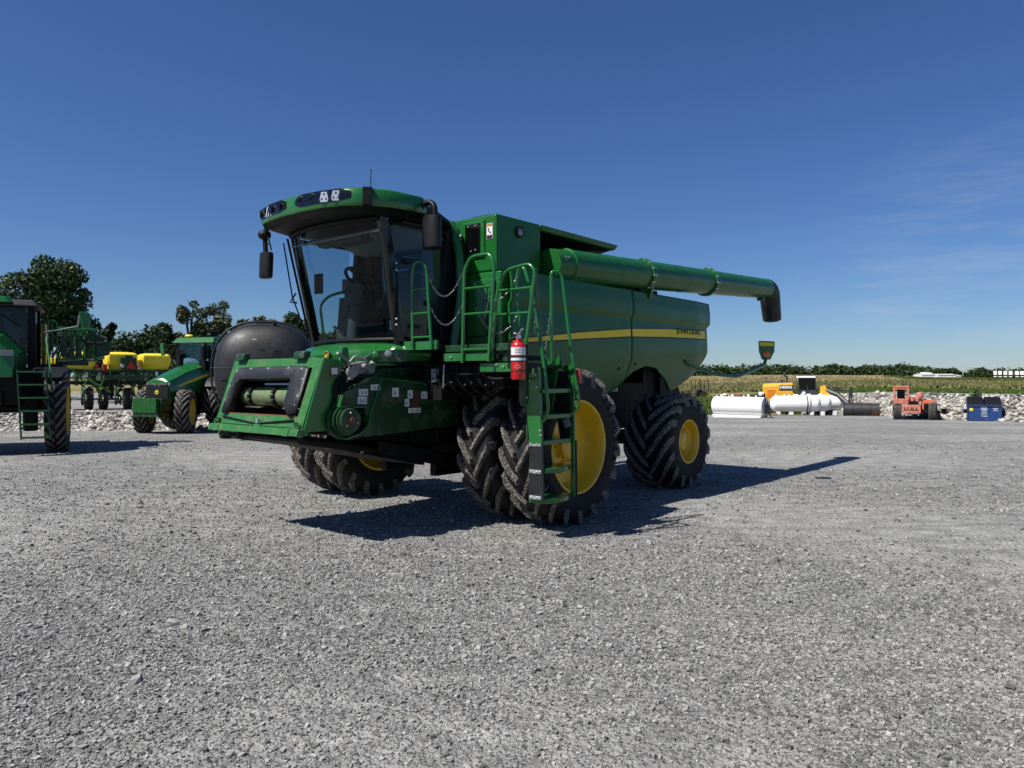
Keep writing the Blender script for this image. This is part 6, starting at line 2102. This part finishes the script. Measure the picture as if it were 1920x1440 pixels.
# ---- orange telehandler
LX, LY = 25.0, 46.4
TL = thing('telehandler', 'faded orange telehandler with open cage cab in front of the rock bank', 'telehandler', (LX, LY, gz(LX, LY)), R(-27))
HW = dict(Rt=.55, w=.42, rr=.26, nl=16, dish=.1, lug_h=.035, lug_w=.03, rim='charcoal')
for x, y, rz_ in ((-.95, .1, -84), (1.0, -.25, -96), (-.95, 2.4, -90), (1.0, 2.2, -90)):
    h = wheel('wheel', 'tele', TL, (x, y, .54), HW, 1); h.rotation_euler = (0, 0, R(rz_))
m = MB(); m.box(-.75, .75, .1, 2.6, .45, .85); m.box(-.9, .9, -.1, .2, .42, .62); m.obj('frame', 'mech', TL, .02)
m = MB(); m.hexa([(-.72, -.42, .43), (.36, -.42, .43), (.36, .0, .43), (-.72, .0, .43), (-.68, -.40, .93), (.34, -.40, .95), (.34, .0, .95), (-.68, .0, .93)]); PL_ = m.obj('front_plate', 'orange_faded', TL, .03)
m = MB(); letters(m, 'LULL', (-.56, -.425, .58), (1, 0, 0), (0, .04, 1), .80, .20, .006, bold=.03); m.obj('lettering', 'ink', PL_)
m = MB(); m.hexa([(-1.1, -.3, .98), (-.32, -.3, .98), (-.32, 1.4, .98), (-1.1, 1.4, .98), (-1.15, -.32, 1.30), (-.30, -.32, 1.30), (-.30, 1.4, 1.30), (-1.15, 1.4, 1.30)]); m.box(-.45, .25, -.1, 1.6, 1.0, 1.42); m.obj('cab_floor', 'orange_faded', TL, .03)
m = MB()
for x in (-1.12, -.34):
    for y in (-.25, 1.25): m.box(x - .06, x + .06, y - .05, y + .05, 1.28, 2.05)
m.box(-1.2, -.26, -.32, 1.32, 2.0, 2.10); m.box(-1.15, -.3, -.28, -.22, 1.88, 2.0)
m.obj('cage', 'orange_faded', TL, .015)
m = MB(); m.box(-.95, -.5, .5, .95, 1.3, 1.5); m.box(-.95, -.5, .9, 1.0, 1.45, 1.85); m.obj('seat', 'seat', TL, .03)
m = MB(); m.tube([(-.1, .2, 1.20), (.3, 1.0, 1.3), (.4, 3.2, 1.5)], .20, 10); m.cbox((-.12, -.15, 1.30), (.18, .2, .28)); m.obj('boom', 'orange_faded', TL, .01)
m = MB(); m.box(-.3, .22, -.38, .05, .92, 1.15); m.tube([(-.25, -.3, 1.1), (.2, -.3, 1.1)], .05, 8); m.obj('boom_pivot', 'black', TL)
m = MB(); m.hexa([(.42, -.05, .62), (1.30, -.05, .62), (1.30, 2.2, .62), (.42, 2.2, .62), (.46, .05, 1.18), (1.12, .05, 1.22), (1.12, 2.1, 1.22), (.46, 2.1, 1.18)]); ENG = m.obj('engine_cover', 'orange', TL, .06)
m = MB(); m.box(.52, 1.12, -.06, -.03, .66, 1.02); m.obj('radiator', 'black', ENG)
m = MB(); m.tube([(.85, .3, 1.2), (1.15, .2, 1.40), (1.25, .2, 1.46)], .022, 6); m.cbox((1.30, .2, 1.48), (.10, .06, .08)); m.obj('mirror', 'black', ENG)
m = MB(); m.lathe([(0, .05), (.02, .04), (.02, .001)], (-.80, -.35, .78), (0, -1, 0), 10); m.cbox((.22, -.38, .34), (.06, .06, .12), 0, 0, 20); m.obj('lamp', 'lamp_glass', TL)

# ---- small engine on a base, blue dumpster
EX, EY = 27.2, 47.0
SE = thing('portable_pump', 'small black pump on a metal stand between telehandler and blue dumpster', 'pump', (EX, EY, gz(EX, EY)), 0)
m = MB(); m.box(-.24, .24, -.2, .2, .42, .52); m.lathe([(0, .12), (.10, .20), (.16, .22), (.18, .001)], (0, 0, .52), (0, 0, 1), 16); m.obj('engine_block', 'black', SE, .02)
m = MB()
for x in (-.2, .18):
    for y in (-.16, .16): m.box(x, x + .04, y, y + .04, .04, .42)
m.box(-.28, .28, -.24, .24, 0, .05)
m.obj('stand', 'black', SE)
m = MB(); m.lathe([(0, .03), (.03, .09), (.05, .02), (.05, .001)], (-.14, -.20, .28), (0, -1, 0), 12); m.box(.0, .12, -.18, -.1, .1, .34); m.obj('pulley', 'zinc', SE)

DX, DY = 27.75, 43.9
DU = thing('dumpster', 'blue steel dumpster with black ribbed lid in front of the rock bank', 'dumpster', (DX, DY, gz(DX, DY)), R(-29))
m = MB(); m.hexa([(-.83, -.55, .05), (.83, -.55, .05), (.83, .75, .05), (-.83, .75, .05), (-.86, -.60, .92), (.86, -.60, .92), (.86, .80, 1.25), (-.86, .80, 1.25)]); m.box(-.80, .80, -.5, .7, .0, .05); DB = m.obj('bin', 'blue', DU, .015)
m = MB(); m.box(-.90, .90, -.645, -.60, .86, .93); m.box(-.84, .84, -.585, -.555, .05, .12)
for x in (-.845, .80): m.hexa([(x, -.59, .1), (x + .045, -.59, .1), (x + .045, -.56, .1), (x, -.56, .1), (x, -.635, .86), (x + .045, -.635, .86), (x + .045, -.60, .86), (x, -.60, .86)])
m.obj('rim_rail', 'blue', DB, .006)
m = MB()
for s in (-1, 1): m.box(s * .86 - (.0 if s > 0 else .16), s * .86 + (.16 if s > 0 else .0), -.4, .5, .45, .66)
m.obj('fork_pocket', 'black', DU, .01)
for k in range(2):
    x0 = -.87 + .875 * k
    m = MB(); m.hexa([(x0, -.66, .90), (x0 + .865, -.66, .90), (x0 + .865, .82, 1.27), (x0, .82, 1.27), (x0 + .02, -.60, .98), (x0 + .845, -.60, .98), (x0 + .825, .55, 1.40), (x0 + .04, .55, 1.40)]); LD = m.obj('lid', 'black_plastic', DU, .01)
    m = MB()
    for i in range(6):
        x = x0 + .07 + .13 * i
        m.hexa([(x, -.60, .96), (x + .06, -.60, .96), (x + .06, .55, 1.39), (x, .55, 1.39), (x, -.59, 1.01), (x + .06, -.59, 1.01), (x + .06, .54, 1.43), (x, .54, 1.43)])
    m.obj('lid_rib', 'black_plastic', LD)
m = MB()
fy = lambda z: -.552 - .0575 * (z - .05) - .006
for a in range(5):
    c_ = (-.02 + .10 * math.cos(R(90 + 72 * a)), .70 + .085 * math.sin(R(90 + 72 * a)))
    m.tube([(c_[0] + .06 * math.cos(R(t)), fy(c_[1]), c_[1] + .055 * math.sin(R(t))) for t in range(0, 361, 30)], .012, 5)
m.tube([(-.02, fy(.6), .62), (-.02, fy(.7), .76)], .014, 5); m.tube([(-.07, fy(.7), .74), (.03, fy(.7), .66)], .012, 5)
m.obj('emblem', 'label', DB)
m = MB()
for x0, z, w_, h_ in ((-.16, .47, .30, .045), (-.17, .36, .32, .03), (-.15, .29, .05, .03), (-.06, .27, .22, .035), (.40, .74, .28, .035), (.46, .68, .16, .03), (.42, .62, .24, .03)):
    k = max(2, int(w_ / .045))
    for i in range(k): m.box(x0 + w_ * i / k, x0 + w_ * (i + .72) / k, fy(z) - .004, fy(z) + .01, z, z + h_)
m.obj('printed_lines', 'label', DB)
m = MB(); m.box(-.74, -.58, fy(.7) - .004, fy(.7) + .01, .60, .76); m.obj('sticker', 'hopper_yellow', DB)

# ---- utility trailer and odds and ends behind the tanks
UT = thing('utility_trailer', 'dark utility trailer with upright mesh ramp, behind the rear wheel of the combine', 'trailer', (18.0, 71.5, 0.0), 0)
m = MB()
for x in (-.82, -.43, .0, .04, .43, .82): m.box(x - .02, x + .02, -.03, .03, .42, 1.80)
for i in range(9): m.box(-.84, .84, -.02, .02, .45 + .165 * i, .475 + .165 * i)
m.obj('ramp_gate', 'black', UT)
m = MB(); m.box(-2.8, .84, -.1, 1.6, .36, .48); m.box(-2.8, -.8, -.12, -.06, .6, .66); m.box(-2.8, -2.74, -.1, 1.6, .4, .66); m.obj('bed', 'black', UT)
h = wheel('wheel', 'trailer', UT, (-.15, -.2, .49), TS, 1); h.rotation_euler = (0, 0, R(200))
PA = thing('pallet', 'wooden pallet with pale blocks beside the utility trailer', 'pallet', (20.6, 70.5, 0.02), 0)
m = MB()
for i in range(5): m.box(-.7 + .3 * i, -.5 + .3 * i, -.6, .6, .12, .15)
for y in (-.55, 0, .5): m.box(-.7, .9, y, y + .1, 0, .12)
m.obj('deck', 'wood', PA)
m = MB(); m.box(-.05, .85, -.5, .5, .15, .42); m.obj('block', 'orange_faded', PA, .02)
m = MB(); m.cbox((-.4, 0, .3), (.35, .5, .28), 10, 5, 20); m.cbox((-.75, -.2, .2), (.3, .4, .3), 0, 20, 40); m.obj('block', 'white', PA, .02)
OT = MB().lathe([(-.15, .28), (-.18, .42), (-.12, .52), (.12, .52), (.18, .42), (.15, .28), (-.15, .28)], (0, 0, .50), (.3, 1, 0), 28).obj('old_tyre', 'tyre')
OT.location = (20.2, 66, gz(0, 66)); tag(OT, 'old black tyre standing behind the white fuel tank', 'tyre')

# ---- far white trailers and buildings at the edge of the field
def at_px(px, d_): return ((px - 960) / 1400 * d_, d_)


for i, (px, h_) in enumerate(((1866, 3.0), (1875, 3.0), (1885, 3.0), (1895, 3.0), (1907, 2.6), (1916.5, 3.0), (1927, 3.0))):
    x, y = at_px(px, 232)
    z = field_pt(px, 1.0)[2] + .25
    t_ = thing('semi_trailer', ['first', 'second', 'third', 'fourth', 'fifth', 'sixth', 'seventh'][i] + ' from the left in the row of far white semi trailers', 'trailer', (x, y, z), R(-33), 'far row of white semi trailers')
    m = MB(); m.box(-.47, .47, 0, 9, .95, 2.15); m.obj('box', 'white', t_, .03)
    m = MB(); m.box(-.45, .45, .2, 9, .62, .95); m.cyl((-.45, 1.5, .35), (.45, 1.5, .35), .35, n=10); m.obj('underframe', 'black', t_)
    m = MB(); m.box(-.45, .45, -.1, .1, .30, .55); m.obj('bumper', 'white', t_)
for px, w_, z0, h_, lb in ((1741, 4.0, .0, .85, 'long low white shed at the left of the far white buildings'), (1776, 5.3, .0, .85, 'longest low white shed on the far field edge'),
                           (1799, 1.3, 0, .6, 'smallest white hut right of the long white shed')):
    x, y = at_px(px, 224)
    z = field_pt(px, 1.0)[2] + .2
    t_ = thing('white_shed', lb, 'shed', (x, y, z), 0, 'far white sheds')
    m = MB(); m.box(-w_ / 2, w_ / 2, 0, 5, 0, h_); m.obj('wall', 'white', t_)
    m = MB(); m.prism([(-.15, h_), (5.15, h_), (2.5, h_ + .25)], 'x', -w_ / 2 - .1, w_ / 2 + .1); m.obj('roof', 'white', t_)
for px, lb in ((1732, 'left one of two raised white silo boxes'), (1744, 'right one of two raised white silo boxes')):
    x, y = at_px(px, 228)
    z = field_pt(px, 1.0)[2]
    t_ = thing('raised_bin', lb, 'bin', (x, y, z), 0, 'raised white bins')
    m = MB(); m.box(-.85, .85, 0, 2, 1.05, 1.75); m.obj('box', 'white', t_, .03)
    m = MB(); [m.box(a - .05, a + .05, b_, b_ + .1, -.1, 1.05) for a in (-.8, .8) for b_ in (.1, 1.8)]; m.obj('leg', 'charcoal', t_)

bpy.context.view_layer.update()


# ---- pieces that can be told apart become parts of their own
KEEP = {'tread', 'tyre', 'rim', 'tyre_lettering', 'side_lettering', 'model_lettering', 'lettering', 'label_print', 'label_text', 'printed_lines', 'crown', 'trunk',
        'safety_chain', 'rocks', 'rock', 'emblem', 'emblem_print', 'gauge_marks', 'boom', 'conveyor_chain', 'wiper', 'roof_trim_line', 'row_unit', 'gauge_wheel'}


def islands(me):
    par = list(range(len(me.vertices)))

    def root(a):
        while par[a] != a:
            par[a] = par[par[a]]
            a = par[a]
        return a
    for p in me.polygons:
        v = p.vertices
        r0 = root(v[0])
        for k in v[1:]:
            par[root(k)] = r0
    g = {}
    for i in range(len(par)): g.setdefault(root(i), []).append(i)
    return list(g.values())


def split_parts():
    for o in [x for x in S.objects if x.type == 'MESH' and x.parent is not None]:
        me = o.data
        base = o.name.split('.')[0]
        if base in KEEP or me.users > 1 or len(me.vertices) > 6000 or o.get('kind'): continue
        isl = islands(me)
        if len(isl) < 2 or len(isl) > 90: continue
        bb = []
        for g in isl:
            c = np.array([me.vertices[i].co[:] for i in g])
            bb.append((c.min(0) - .003, c.max(0) + .003))
        cl = list(range(len(isl)))

        def root(a):
            while cl[a] != a: a = cl[a]
            return a
        for i in range(len(isl)):
            for j in range(i):
                if (bb[i][0] <= bb[j][1]).all() and (bb[j][0] <= bb[i][1]).all(): cl[root(i)] = root(j)
        grp = {}
        for i in range(len(isl)): grp.setdefault(root(i), []).extend(isl[i])
        if len(grp) < 2: continue
        smooth = [p.use_smooth for p in me.polygons]
        first = True
        for ids in grp.values():
            ids = sorted(ids)
            mp_ = {v: k for k, v in enumerate(ids)}
            nm = bpy.data.meshes.new(base)
            nm.from_pydata([me.vertices[i].co[:] for i in ids], [], [tuple(mp_[v] for v in p.vertices) for p in me.polygons if p.vertices[0] in mp_])
            nm.update()
            nm.shade_smooth()
            nm.set_sharp_from_angle(angle=R(38))
            for mt_ in me.materials: nm.materials.append(mt_)
            if first:
                o.data = nm
                first = False
            else:
                c = o.copy()
                c.data = nm
                COL.objects.link(c)


split_parts()
for o in S.objects:
    if o.name.split('.')[0] in ('label_print', 'printed_lines', 'gauge_marks', 'label_text', 'tyre_lettering', 'side_lettering') and o.parent: o['kind'] = 'stuff'
bpy.context.view_layer.update()
